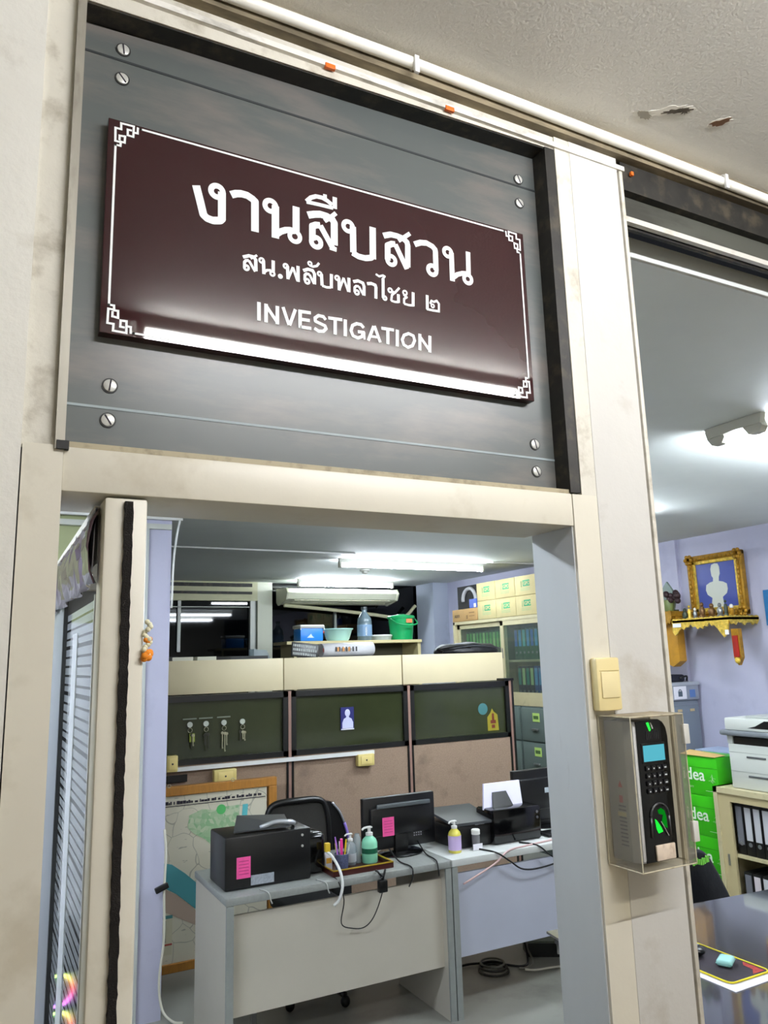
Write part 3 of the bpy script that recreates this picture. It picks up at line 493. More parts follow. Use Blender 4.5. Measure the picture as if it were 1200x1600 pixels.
# air conditioner
A=thing('air_conditioner','cream under-ceiling air conditioner mounted at the back behind a tube light','air conditioner',(3.85,7.4,2.45))
ac=mat('cream_ac',0xE2E2CC,.4)
b_=MB(); b_.poly([(3.10,7.24,2.62),(3.10,7.20,2.57),(3.10,7.24,2.50),(3.10,7.50,2.45),(3.10,7.56,2.48),(3.10,7.56,2.63)],1.44,'x'); b_.build('body',ac,A)
MB().box(3.2,4.44,7.205,7.215,2.565,2.58).build('air_slot',mat('ac_slot',0x55564A,.6),A)
for k in range(3): MB().box(3.2,4.44,7.24+k*.06,7.25+k*.06,2.484-k*.012,2.49-k*.012).build('louver',mat('ac_louver',0xB9B99F,.5),A)
for xx in (3.095,4.53): MB().poly([(xx,7.235,2.625),(xx,7.19,2.57),(xx,7.235,2.49),(xx,7.51,2.44),(xx,7.57,2.475),(xx,7.57,2.635)],.02,'x').build('end_cap',mat('ac_cap',0xCFCFB6,.4),A)
o=MB().tube(smooth_line([(3.15,7.45,2.44),(3.7,7.5,2.40),(4.3,7.5,2.34),(4.75,7.5,2.30),(4.95,7.5,2.45)],5),.022,8).build('insulated_pipe',mat('wrapped_pipe',0xC9C4A2,.7,var=.1),smooth='all'); tag(o,'wrapped cream pipe sloping along the dark window below the air conditioner','pipe')
# ---------------------------------------------------------------- left wall stub details
tr('cable_trunking','upper white trunking across the wall stub behind the open door leaf',white_pl,-.2,1.0,3.27,3.30,2.60,2.635)
tr('cable_trunking','second lower white trunking across the wall stub behind the open door leaf',mat('grey_white_trunk',0xC9CBC4,.5),-.2,.94,3.275,3.32,2.545,2.575)
tr('cable_trunking','pale upright trunking down the left edge of the lavender pilaster',mat('greyish_trunk',0xC3C8C6,.45,var=.04),.775,.815,3.27,3.30,0,2.545)
o=MB().tube(smooth_line([(.985,3.28,2.6),(.968,3.28,2.5),(.955,3.285,2.35),(.95,3.285,2.1)],5),.006,8).build('cable',white_pl,smooth='all'); tag(o,'white cable curling down from the trunking at the top of the lavender pilaster','cable')
o=MB().tube(smooth_line([(.935,3.26,.93),(.945,3.26,.80),(.94,3.26,.62),(.945,3.26,.4),(.925,3.26,.2),(.94,3.24,.07),(.985,3.2,.02),(1.03,3.17,.015)],5),.0065,8).build('cable',mat('cream_cable',0xDDDAC9,.5),smooth='all'); tag(o,'white cable hanging down beside the map board to the floor','cable')
o=MB().box(-.035,.035,-.012,.012,-.014,.014,.004).build('cable_clip',black,smooth=True); o.location=(.925,3.25,.645); o.rotation_euler=(0,-.35,0); tag(o,'black clip gripping the white cable on the lavender pilaster','clip')
# ---------------------------------------------------------------- office partitions
oliveg=mat('olive_tinted_glass',0x2E331F,.10,var=.15,vscale=2,spec=.5); framek=mat('black_partition_frame',0x0C0B0A,.35); strip=mat('pinkish_strip',0x8E6E62,.6)
PX=[(1.03,1.93),(1.955,2.878),(2.902,3.815)]
PL=['left office partition carrying hanging keys on its dark glass, behind the map board','middle office partition with a small portrait card on its glass','right office partition with a round and a yellow sticker on its glass']
for i,((a,b),l) in enumerate(zip(PX,PL)):
    P=thing('office_partition',l,'partition',((a+b)/2,4.1,0),'office partitions')
    f=MB(); f.box(a,a+.035,4.06,4.14,1.15,1.585); f.box(b-.035,b,4.06,4.14,1.15,1.585); f.box(a,b,4.06,4.14,1.545,1.585); f.box(a,b,4.06,4.14,1.15,1.185); f.box(a,a+.013,4.055,4.145,.02,1.15); f.box(b-.013,b,4.055,4.145,.02,1.15); f.box(a,b,4.06,4.14,.02,.08)
    f.build('frame',framek,P); bx('glass_pane',oliveg,P,a+.035,b-.035,4.085,4.10,1.185,1.545); bx('fabric_panel',fabric,P,a+.013,b-.013,4.065,4.135,.08,1.15)
    bx('joint_strip',strip,P,b+.002,b+.023,4.06,4.13,.02,1.585)
    if i==2: bx('end_edge',framek,P,b+.024,b+.04,4.055,4.14,.02,1.59); bx('edge_cap',framek,P,b-.05,b+.045,4.05,4.15,1.585,1.605)
for (a,b),l in zip([(1.10,1.932),(1.936,2.889),(2.895,3.84)],['left cream overhead cabinet above the partitions','middle cream overhead cabinet above the partitions','right cream overhead cabinet, under the black bag']):
    P=thing('overhead_cabinet',l,'cabinet',((a+b)/2,4.3,1.59),'overhead cabinets')
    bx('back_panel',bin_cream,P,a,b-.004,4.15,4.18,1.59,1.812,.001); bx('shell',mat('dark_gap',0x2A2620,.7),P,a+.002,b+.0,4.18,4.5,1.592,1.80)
tr('cable_trunking','white trunking running across the brown partitions above the map board',white_pl,1.0,2.575,4.03,4.055,1.118,1.143)
def socket(x,z,label,w=.15,h=.085):
    S=thing('wall_socket',label,'socket',(x,4.0,z-h/2),'yellowed boxes on the partitions'); MB().box(x-w/2,x+w/2,4.01,4.06,z-h/2,z+h/2,.006).build('box',yellow_pl,S,smooth=True)
    MB().box(x-w*.33,x+w*.33,4.006,4.012,z-h*.35,z+h*.35,.002).build('face_plate',mat('socket_face',0xE3CF86,.4),S,smooth=True); MB().cyl((x,4.0055,z),.006,-.001,'y',10).build('jack',ink,S)
socket(1.478,1.066,'yellowed socket box on the left partition above the map board'); socket(2.50,1.083,'yellowed socket box at the right end of the white trunking',.13,.08); socket(1.135,1.17,'yellowed socket box at the far left of the dark glass beside the lavender pilaster',.07,.10)
tr('adhesive_patch','black patch on the fabric under the trunking at the far left',black,1.10,1.24,4.052,4.058,1.05,1.095,'patch')
# keys on glass
brass=mat('old_key_metal',0xB9B59A,.3,metal=.8); kt=mat('olive_key_tag',0x8C9A30,.5)
for i,(x,kind) in enumerate([(1.256,0),(1.362,1),(1.482,2),(1.609,3)]):
    K=thing('hanging_keys',['keys with an olive tag, first from the left on the dark glass','dark key bunch, second from the left on the dark glass','bright key bunch, third from the left on the dark glass','short dark key bunch, rightmost on the dark glass'][i],'keys',(x,4.06,1.25),'keys hung on the left partition')
    MB().box(x-.045 if i<3 else x-.012,x+.045 if i<3 else x+.012,4.077,4.083,1.432,1.440).build('name_strip',mat('clear_label',0x6E7566,.4),K) if i<3 else None
    MB().cyl((x,4.083,1.40),.018,-.012,'y',16).build('suction_hook',mat('clear_hook',0xB7BCB0,.15),K,smooth=True)
    MB().torus((x,4.068,1.365),.014,.0016,'y').build('key_ring',brass,K,smooth='all')
    if kind==0: MB().box(x-.004,x+.032,4.065,4.072,1.29,1.345,.003).build('key_tag',kt,K)
    for j,(dx,l_) in enumerate([[(.01,.09),(.02,.07)],[(0,.11),(.014,.09),(-.01,.07)],[(-.012,.10),(.004,.12),(.016,.08)],[(-.016,.06),(.0,.05),(.012,.06)]][kind]):
        k=MB(); k.cyl((x+dx,4.066-.002*j,1.335-.003*j),.010,-.002,'y',12); k.box(x+dx-.003,x+dx+.003,4.064-.002*j,4.066-.002*j,1.335-l_,1.33); k.box(x+dx,x+dx+.006,4.064-.002*j,4.066-.002*j,1.335-l_,1.345-l_)
        k.build('key',brass if (kind!=1 and j!=0) or kind==2 else mat('dark_key',0x3B3A33,.4,metal=.6),K)
# portrait card
P=thing('portrait_card','small blue card with a white portrait, stuck on the middle dark glass','card',(2.387,4.07,1.29))
MB().box(2.335,2.438,4.074,4.0845,1.295,1.452).build('card',mat('blue_card',0x1B1F63,.4),P)
q=MB(); q.poly([(2.345,4.072,1.305),(2.345,4.072,1.345),(2.358,4.072,1.372),(2.375,4.072,1.38),(2.378,4.072,1.392),(2.396,4.072,1.392),(2.399,4.072,1.38),(2.417,4.072,1.372),(2.43,4.072,1.345),(2.43,4.072,1.305)],.002)
q.sphere((2.387,4.073,1.412),.021,(1,.1,1.25)); q.build('portrait',mat('pale_print',0xC9CCE6,.5),P)
bx('card_border',mat('white_border',0xE3E3EA,.5),P,2.335,2.438,4.0735,4.074,1.295,1.303)
o=MB().cyl((3.568,4.084,1.375),.045,-.002,'y',28).build('round_sticker',mat('teal_sticker',0x3E6E70,.4)); tag(o,'round teal sticker on the right dark glass','sticker')
P=thing('temple_sticker','yellow pointed sticker with a dark red figure, lower right of the right dark glass','sticker',(3.66,4.07,1.2))
MB().poly([(3.607,4.082,1.205),(3.607,4.082,1.31),(3.64,4.082,1.345),(3.655,4.082,1.375),(3.67,4.082,1.35),(3.705,4.082,1.325),(3.712,4.082,1.205)],.002).build('sheet',mat('olive_yellow',0x8F8420,.5),P)
q=MB(); q.box(3.645,3.675,4.0805,4.082,1.225,1.25); q.box(3.635,3.685,4.0805,4.082,1.26,1.285); q.box(3.65,3.67,4.0805,4.082,1.285,1.315); q.sphere((3.66,4.0815,1.325),.011,(1,.08,1.2)); q.build('figure_print',mat('dark_red_print',0x5E1510,.6),P)
# map board
B=thing('map_board','large framed street map leaning against the left partition behind the desk','map',(1.4,3.92,0))
wood=mat('orange_wood_frame',0xA8722B,.5,var=.15,vscale=12,stretch=(6,6,1))
mm=bpy.data.materials.new('printed_map'); mm.use_nodes=True; nt=mm.node_tree; N=nt.nodes; Lk=nt.links; b=N['Principled BSDF']; b.inputs['Roughness'].default_value=.35
tc=N.new('ShaderNodeTexCoord'); 
n1=N.new('ShaderNodeTexNoise'); n1.inputs['Scale'].default_value=3; Lk.new(tc.outputs['Object'],n1.inputs['Vector'])
ad=N.new('ShaderNodeVectorMath'); ad.operation='ADD'; sc=N.new('ShaderNodeVectorMath'); sc.operation='SCALE'; sc.inputs['Scale'].default_value=.25; Lk.new(n1.outputs['Color'],sc.inputs[0]); Lk.new(tc.outputs['Object'],ad.inputs[0]); Lk.new(sc.outputs[0],ad.inputs[1])
vo=N.new('ShaderNodeTexVoronoi'); vo.feature='DISTANCE_TO_EDGE'; vo.inputs['Scale'].default_value=7; Lk.new(ad.outputs[0],vo.inputs['Vector'])
lt=N.new('ShaderNodeMath'); lt.operation='LESS_THAN'; lt.inputs[1].default_value=.012; Lk.new(vo.outputs['Distance'],lt.inputs[0])
n2=N.new('ShaderNodeTexNoise'); n2.inputs['Scale'].default_value=28; n2.inputs['Detail'].default_value=2; mp=N.new('ShaderNodeMapping'); mp.inputs['Scale'].default_value=(.5,1,2); Lk.new(tc.outputs['Object'],mp.inputs[0]); Lk.new(mp.outputs[0],n2.inputs['Vector'])
g2=N.new('ShaderNodeMath'); g2.operation='GREATER_THAN'; g2.inputs[1].default_value=.70; Lk.new(n2.outputs['Fac'],g2.inputs[0])
mxx=N.new('ShaderNodeMath'); mxx.operation='MAXIMUM'; Lk.new(lt.outputs[0],mxx.inputs[0]); Lk.new(g2.outputs[0],mxx.inputs[1])
k=N.new('ShaderNodeMath'); k.operation='MULTIPLY'; k.inputs[1].default_value=.45; Lk.new(mxx.outputs[0],k.inputs[0])
mx=N.new('ShaderNodeMix'); mx.data_type='RGBA'; Lk.new(k.outputs[0],mx.inputs[0]); mx.inputs[6].default_value=lin(0xD8D2BC); mx.inputs[7].default_value=lin(0x5E6156); Lk.new(mx.outputs[2],b.inputs['Base Color'])
bx('map_sheet',mm,B,.96,1.72,3.90,3.91,.05,1.0)
f=MB(); f.box(.92,1.785,3.885,3.93,.995,1.05,.004); f.box(1.73,1.785,3.885,3.93,.05,.995,.004); f.box(.92,1.785,3.885,3.93,.0,.05,.004); f.build('wooden_frame',wood,B)
bx('title_line',ink,B,.98,1.71,3.897,3.8995,.932,.936)
t_=MB(); rr=random.Random(9); x=.99
while x<1.68:
    w_=rr.uniform(.006,.02); t_.box(x,x+w_,3.897,3.8995,.944,.944+rr.uniform(.010,.02)); x+=w_+rr.choice([.002,.002,.012])
t_.build('title_text',ink,B)
def flat(name,pts,h,par,y=3.8985,r=.5): return MB().poly([(a,y,c) for a,c in pts],.001).build(name,mat('map_'+name+hex(h),h,r),par)
flat('river',[(.96,.60),(1.03,.625),(1.12,.60),(1.2,.54),(1.3,.45),(1.42,.30),(1.42,.20),(1.3,.30),(1.15,.43),(1.05,.49),(.96,.52)],0x4E9AA0,B)
flat('lower_district',[(.96,.515),(1.05,.485),(1.15,.425),(1.3,.295),(1.3,.22),(1.1,.33),(.96,.36)],0xB9A391,B,3.8987)
flat('canal',[(1.56,.90),(1.595,.90),(1.58,.70),(1.57,.55),(1.53,.55),(1.545,.72)],0x62C0C4,B)
gmap=bpy.data.materials.new('green_city_blocks'); gmap.use_nodes=True; nt=gmap.node_tree; N=nt.nodes; Lk=nt.links; tc=N.new('ShaderNodeTexCoord'); v=N.new('ShaderNodeTexVoronoi'); v.inputs['Scale'].default_value=45; Lk.new(tc.outputs['Object'],v.inputs['Vector']); cr=N.new('ShaderNodeValToRGB'); cr.color_ramp.elements[0].color=lin(0x7DB37C); cr.color_ramp.elements[1].color=lin(0xCBD3B4); Lk.new(v.outputs['Color'],cr.inputs[0]); Lk.new(cr.outputs[0],N['Principled BSDF'].inputs['Base Color'])
MB().poly([(a,3.8982,c) for a,c in [(1.22,.87),(1.30,.90),(1.38,.885),(1.44,.90),(1.54,.90),(1.53,.78),(1.5,.66),(1.40,.64),(1.32,.72),(1.25,.76),(1.21,.80)]],.001).build('green_blocks',gmap,B)
MB().cyl((1.42,3.8978,.885),.03,.001,'y',20).build('green_spot',mat('map_green',0x57B867,.5),B)
l_=MB(); l_.box(.96,1.13,3.8975,3.899,.10,.30); l_.build('legend_table',mat('legend_paper',0xCFC9AC,.5),B); l_=MB()
for kx in (.985,1.02,1.05,1.08): l_.box(kx,kx+.012,3.8965,3.8975,.17,.29)
l_.build('legend_lines',mat('legend_ink',0x7A7866,.6),B); bx('legend_bar',mat('legend_red',0xA0453A,.6),B,.96,1.13,3.8965,3.8975,.152,.162); bx('legend_bar',mat('legend_teal',0x4E8A88,.6),B,.96,1.13,3.8965,3.8975,.30,.318)
for x in (1.09,1.49): o=MB().torus((x,3.885,1.058),.010,.0022,'y').build('hanger_ring',brass,B,smooth='all')
# ---------------------------------------------------------------- desks
D1=thing('office_desk','beige-grey office desk at the left with a low front panel, carrying the printer and monitor','desk',(1.64,2.8,0),'office desks')
MB().box(1.05,2.236,2.5,3.07,.715,.75,.006).build('desk_top',mat('grey_speckled_top',0x8F928E,.35,var=.08,vscale=60),D1,smooth=True)
bx('side_panel',desk_beige,D1,1.055,1.085,2.512,3.055,0,.714); bx('edge_strip',greyedge,D1,1.0535,1.087,2.5,2.512,0,.714)
bx('side_panel',desk_beige,D1,2.204,2.234,2.512,3.055,0,.714); bx('edge_strip',greyedge,D1,2.202,2.2345,2.5,2.512,0,.714)
bx('front_panel',desk_beige,D1,1.087,2.203,2.55,2.566,.24,.66); bx('rear_leg_bar',mat('chrome_grey',0x9A9CA0,.3,metal=.5),D1,1.30,1.325,2.9,2.925,0,.3)
D2=thing('office_desk','lilac-fronted office desk at the right with a white top, carrying the inkjet printer','desk',(2.9,2.8,0),'office desks')
MB().box(2.242,3.75,2.5,3.1,.715,.752,.006).build('desk_top',desk_white,D2,smooth=True)
bx('side_panel',desk_beige,D2,2.243,2.272,2.512,3.07,0,.714); bx('edge_strip',greyedge,D2,2.241,2.274,2.5,2.512,0,.714); bx('side_panel',desk_beige,D2,3.71,3.74,2.512,3.07,0,.714)
bx('front_panel',desk_lav,D2,2.274,3.71,2.535,2.552,.27,.672)
# ---------------------------------------------------------------- on the left desk
P=thing('laser_printer','black desktop printer standing back-to-front on the left end of the desk, with a pink note','printer',(1.3,2.75,.75))
b_=MB(); b_.box(1.072,1.50,2.60,2.86,.752,.985,.008); b_.build('body',black,P,smooth=True)
MB().box(1.44,1.60,2.64,2.88,.755,.945,.03,3).build('rounded_end',gloss_black,P,smooth=True)
MB().poly([(1.13,2.66,.990),(1.40,2.62,.995),(1.43,2.78,1.02),(1.20,2.84,1.03),],.006,'z').build('top_tray',mat('dark_tray',0x3A3C3E,.3),P); MB().tube(smooth_line([(1.26,2.66,1.0),(1.34,2.64,1.022),(1.42,2.64,1.01),(1.44,2.68,.995)],5),.012,8).build('tray_rim',mat('silver_tray_rim',0xB9BCC0,.25,metal=.5),P,smooth='all')
MB().box(1.128,1.195,2.597,2.5995,.80,.893).build('pink_note',pink,P); q=MB()
for i in range(5): q.box(1.138,1.185,2.596,2.597,.818+i*.014,.820+i*.014)
q.build('note_writing',mat('note_ink',0xB03070,.7),P)
MB().box(1.197,1.31,2.597,2.5995,.764,.807).build('rating_label',mat('grey_label',0x9FA6AE,.5,var=.2,vscale=90),P)
for z in (.955,.905): MB().cyl((1.455,2.6,z),.006,-.004,'y',10).build('screw',steel,P)
# cables
def cable(name,label,m,pts,r=.004,group=None,n=6):
    o=MB().tube(smooth_line(pts,n),r,8).build(name,m,smooth='all'); return tag(o,label,'cable',group)
cable('network_cable','white network cable hanging in front of the desk from the black printer',white_pl,[(1.585,2.60,.86),(1.60,2.57,.84),(1.615,2.52,.79),(1.615,2.488,.73),(1.60,2.49,.67),(1.575,2.50,.64)],.007)
o=MB().box(1.575,1.60,2.59,2.615,.86,.90,.003).build('cable_plug',mat('yellow_plug',0xD8B52C,.5),smooth=True); tag(o,'yellow plug of the network cable behind the black printer','plug')
cable('power_cable','thin black cable looping down over the desk front panel',black,[(1.60,2.56,.752),(1.60,2.50,.74),(1.62,2.485,.66),(1.62,2.52,.55),(1.68,2.53,.515),(1.75,2.53,.51),(1.80,2.52,.56),(1.83,2.485,.68),(1.82,2.49,.75)],.0028)
cable('power_cable','black monitor cable falling over the desk edge',black,[(1.99,2.72,.80),(1.995,2.62,.757),(2.0,2.495,.752),(1.998,2.49,.70),(1.99,2.51,.66)],.0035)
cable('power_cable','black cable running from behind the monitor over the desk edge near the join',black,[(2.20,2.78,.80),(2.19,2.68,.757),(2.17,2.56,.757),(2.15,2.495,.752),(2.155,2.49,.69)],.0035)
A=thing('power_adapter','black power adapter dangling at the desk edge beside the cup','adapter',(1.83,2.48,.68)); MB().box(1.805,1.85,2.47,2.50,.665,.72,.004).build('brick',black,A,smooth=True); MB().tube(smooth_line([(1.81,2.52,.757),(1.80,2.485,.765),(1.825,2.478,.74),(1.845,2.485,.765),(1.83,2.485,.72)],5),.005,8).build('coiled_lead',black,A,smooth='all')
for i,x in enumerate((1.245,1.53)):
    o=MB().tube(smooth_line([(x-.02,2.56,.753),(x,2.492,.75),(x+.012,2.492,.715),(x+.02,2.495,.70)],4),.003,6).build('cable_tie',mat('pale_tie',0xB9BBB6,.5),smooth='all'); tag(o,['white tie strap over the desk edge below the black printer','white tie strap over the desk edge right of the black printer'][i],'strap')
# tray and contents
T=thing('desk_tray','dark red tray with gold rim holding bottles and the pen cup','tray',(1.75,2.66,.75))
bx('tray_base',mat('dark_red_tray',0x3A0F0C,.35),T,1.60,1.92,2.555,2.76,.7505,.757); f=MB(); f.box(1.60,1.92,2.55,2.556,.7505,.776); f.box(1.60,1.92,2.76,2.766,.7505,.776); f.box(1.594,1.60,2.55,2.766,.7505,.776); f.box(1.92,1.926,2.55,2.766,.7505,.776); f.build('tray_side',mat('dark_red_tray',0x3A0F0C,.35),T)
f=MB(); f.box(1.594,1.926,2.548,2.556,.776,.781); f.box(1.594,1.926,2.76,2.767,.776,.781); f.box(1.594,1.60,2.55,2.766,.776,.781); f.box(1.92,1.927,2.55,2.766,.776,.781); f.build('gold_rim',mat('gold_rim',0xD9B83E,.3,metal=.5),T)
def pump_bottle(name,label,c,r,h,mb_,mc,ml=None,labz=(.2,.7),liquid=None):
    x,y,z=c; B_=thing(name,label,'bottle',c)
    MB().lathe(c,[(r*.92,0),(r,.004),(r,h*.62),(r*.85,h*.72),(r*.45,h*.82),(r*.36,h*.84),(r*.36,h*.88)],24).build('bottle_body',mb_,B_,smooth=True)
    MB().lathe(c,[(r*.46,h*.84),(r*.46,h*.93),(r*.2,h*.95),(r*.2,h*1.08)],16).build('collar',mc,B_,smooth=True)
    n=MB(); n.box(x-r*.35,x+r*.35,y-r*.3,y+r*.3,z+h*1.07,z+h*1.12,.002); n.tube(smooth_line([(x,y,z+h*1.1),(x-r*.8,y-r*.2,z+h*1.1),(x-r*1.15,y-r*.3,z+h*1.05)],4),r*.13,8); n.build('pump_head',mc,B_,smooth=True)
    if ml: 
        l=MB().lathe((x,y,z),[(r*1.015,h*labz[0]),(r*1.015,h*labz[1])],24,closed=True); l.build('bottle_label',ml,B_,smooth=True)
    return B_
clear=glassmat('clear_bottle_plastic',0xD9E2E6,.35,.05)
pump_bottle('pump_bottle','clear pump bottle with a white head on the red tray, left of the green one',(1.757,2.70,.757),.030,.135,clear,white_pl,mat('soft_white_label',0xB9BDC2,.5),(.12,.42))
pump_bottle('pump_bottle','mint green pump bottle with a dark green band on the red tray',(1.862,2.69,.757),.041,.155,mat('mint_plastic',0x8FDDB8,.3),white_pl,mat('dark_green_label',0x0F5B3E,.4),(.30,.46))
pump_bottle('pump_bottle','yellow soap pump bottle with a lilac label beside the inkjet printer',(2.345,2.63,.752),.035,.145,mat('yellow_liquid',0xD9CE5A,.15),white_pl,mat('lilac_label',0xC9B3DE,.5),(.10,.60))
S=MB().lathe((1.805,2.72,.757),[(.02,0),(.02,.12),(.014,.13),(.012,.14)],16).build('spray_tube',clear,smooth=True); tag(S,'slim clear bottle standing between the two pump bottles','bottle')
C=thing('pen_cup','blue wire mesh pen cup on the left of the red tray','cup',(1.655,2.62,.757))
MB().lathe((1.672,2.62,.757),[(.030,0),(.036,.08),(.034,.08),(.028,.004)],20,closed=False).build('cup_body',mat('blue_grey_mesh',0x4A5272,.5,var=.5,vscale=160),C,smooth=True)
MB().torus((1.672,2.62,.837),.036,.002).build('cup_rim',mat('cup_rim',0x6A7290,.4),C,smooth='all')
pens=[(-.02,.0,0xB47AE0,'lilac'),(-.006,-.014,0xF03A9A,'bright pink'),(.012,-.008,0xE3CC20,'yellow'),(.02,.01,0x2A2A30,'black'),(0,.016,0xE0E0E0,'white'),(-.014,.014,0xF0E030,'lemon'),(.024,-.004,0xC9D0D0,'grey')]
for i,(dx,dy,h,nm) in enumerate(pens):
    P=thing('pen',nm+' pen standing in the blue mesh cup','pen',(1.672+dx*.7,2.62+dy*.7,.765),'pens in the mesh cup'); L_=.150-.007*i
    a=Vector((1.672+dx*.6,2.62+dy*.6,.768)); e=a+Vector((dx*1.1,dy*1.0,L_)); mid=a+(e-a)*.7
    MB().tube([a,mid],.0045 if i!=1 else .007,8).build('barrel',mat('pen_'+hex(h),h,.4),P,smooth=True); MB().tube([mid,e],[.0055 if i!=1 else .0085,.003 if i!=1 else .007],8).build('cap',mat('pen_'+hex(h),h,.4),P,smooth=True)
P=thing('tissue_pack','white tissue pack with orange print leaning beside the pen cup','pack',(1.625,2.68,.757)); MB().box(1.60,1.64,2.66,2.70,.757,.835,.006).build('pack',paper,P,smooth=True); bx('orange_print',mat('orange_print',0xD9A23A,.6),P,1.606,1.634,2.6585,2.66,.79,.815)
# monitor
def monitor(label,x0,x1,y,z0,z1,note=False,stand=(2.10,),group='computer monitors'):
    M_=thing('computer_monitor',label,'monitor',((x0+x1)/2,y,.75),group); cx=(x0+x1)/2
    MB().box(x0,x1,y,y+.035,z0,z1,.006).build('back_shell',mat('monitor_black',0x0E0E10,.3),M_,smooth=True)
    MB().box(x0+.035,x1-.03,y-.022,y+.005,z0+.07,z1-.05,.012).build('back_bulge',mat('monitor_black',0x0E0E10,.3),M_,smooth=True)
    bx('screen',gloss_black,M_,x0+.012,x1-.012,y+.035,y+.0365,z0+.015,z1-.012)
    return M_,cx
M1,cx=monitor('black monitor turned backwards on the left desk, with a pink note on its back',1.872,2.315,2.78,.782,1.05)
MB().box(1.94,2.27,2.744,2.76,.995,1.018,.006).build('silver_strip',mat('smoked_silver',0x6E7478,.25,metal=.5),M1,smooth=True)
MB().box(1.975,2.045,2.7555,2.7575,.853,.948).build('pink_note',pink,M1); q=MB()
for i in range(5): q.box(1.985,2.035,2.7545,2.7555,.872+i*.014,.874+i*.014)
q.build('note_writing',mat('note_ink',0xB03070,.7),M1)
MB().box(2.055,2.135,2.765,2.80,.757,.86,.008).build('stand_neck',black,M1,smooth=True); MB().lathe((2.095,2.79,.7515),[(.125,0),(.125,.006),(.11,.014),(.03,.02)],32,sx=1.05,sy=.8).build('stand_base',gloss_black,M1,smooth=True)
q=MB()
for i in range(4):
    for j in range(2): q.box(2.165+i*.014,2.172+i*.014,2.7575,2.7585,.835+j*.012,.841+j*.012)
q.build('port_icons',mat('icon_print',0x8A8A90,.6),M1)
M3,cx=monitor('black monitor at the right end of the desks, cut by the door jamb',2.925,3.38,2.86,.785,1.09)
MB().box(3.10,3.2,2.86,2.90,.757,.80,.006).build('stand_neck',black,M3,smooth=True); MB().lathe((3.15,2.9,.7525),[(.12,0),(.12,.006),(.03,.015)],28).build('stand_base',gloss_black,M3,smooth=True); MB().box(3.14,3.17,2.8365,2.839,.95,.98).build('logo_badge',mat('badge_silver',0xB9C4CC,.3),M3)
o=MB().box(2.96,3.30,2.60,2.72,.7535,.768,.004).build('keyboard',black,smooth=True); tag(o,'flat black keyboard lying on the white desk top in front of the right monitor','keyboard')
cable('power_cable','pink-white cables running off the white desk top by the keyboard',mat('pinkish_cable',0xC9A9A6,.5),[(3.2,2.58,.758),(3.0,2.55,.758),(2.75,2.52,.756),(2.6,2.50,.75),(2.5,2.49,.70),(2.3,2.49,.63)],.005)
cable('power_cable','black cable drooping over the lilac desk front, upper loop',black,[(2.75,2.60,.757),(2.80,2.50,.752),(2.88,2.488,.69),(2.98,2.488,.655),(3.15,2.49,.66),(3.4,2.49,.70)],.0045)
cable('power_cable','black cable drooping from below the inkjet printer, lower loop',black,[(2.47,2.62,.757),(2.52,2.50,.752),(2.60,2.488,.70),(2.68,2.488,.65),(2.80,2.488,.64),(3.0,2.49,.66),(3.2,2.49,.70)],.0045)
# papers and small stuff between
P=thing('paper_stack','white papers stacked behind the monitor foot on the desk','papers',(2.2,2.92,.751))
MB().box(2.23,2.28,2.94,3.02,.751,.80,.002).build('sheets',paper,P); bx('folder',mat('grey_folder',0x6E7480,.5),P,2.25,2.33,2.90,3.04,.751,.87)
# inkjet printer
P=thing('inkjet_printer','black inkjet printer with white paper standing in its rear feed','printer',(2.62,2.8,.752))
MB().box(2.37,2.88,2.66,2.96,.7535,.87,.012).build('body',black,P,smooth=True)
MB().poly([(2.36,2.66,.872),(2.62,2.64,.872),(2.66,2.95,.91),(2.36,2.97,.91)],.014,'z').build('scanner_lid',mat('charcoal_lid',0x3F4245,.3),P)
MB().box(2.60,2.93,2.62,2.80,.7535,.935,.014).build('rear_housing',gloss_black,P,smooth=True)
MB().poly([(2.655,2.70,.93),(2.80,2.70,.93),(2.78,2.74,1.01),(2.685,2.74,1.01)],.006,'y').build('paper_support',black,P)
MB().poly([(2.60,2.715,.925),(2.875,2.715,.925),(2.90,2.77,1.055),(2.645,2.77,1.055)],.012,'y').build('feed_paper',mat('bluish_paper',0xDCD9F0,.7),P)
bx('lid_mark',mat('lid_mark',0xB9BDC2,.4),P,2.50,2.56,2.655,2.66,.868,.874)
for z in (.9,.87): MB().cyl((2.9,2.62,z),.008,-.004,'y',10).build('port',mat('port_grey',0x4A4A4E,.4),P)
P=thing('ink_bottle','small clear bottle with a white cap in front of the inkjet printer','bottle',(2.47,2.61,.752)); MB().lathe((2.475,2.62,.7535),[(.022,0),(.022,.07),(.017,.08)],16).build('bottle_body',mat('smoky_clear',0x6E6E70,.1),P,smooth=True); MB().lathe((2.475,2.62,.83),[(.024,0),(.024,.022),(.02,.026)],16).build('cap',white_pl,P,smooth=True)
o=bx('paper_label',paper,None,2.44,2.50,2.595,2.597,.7535,.785); tag(o,'small white card leaning under the ink bottle','card')
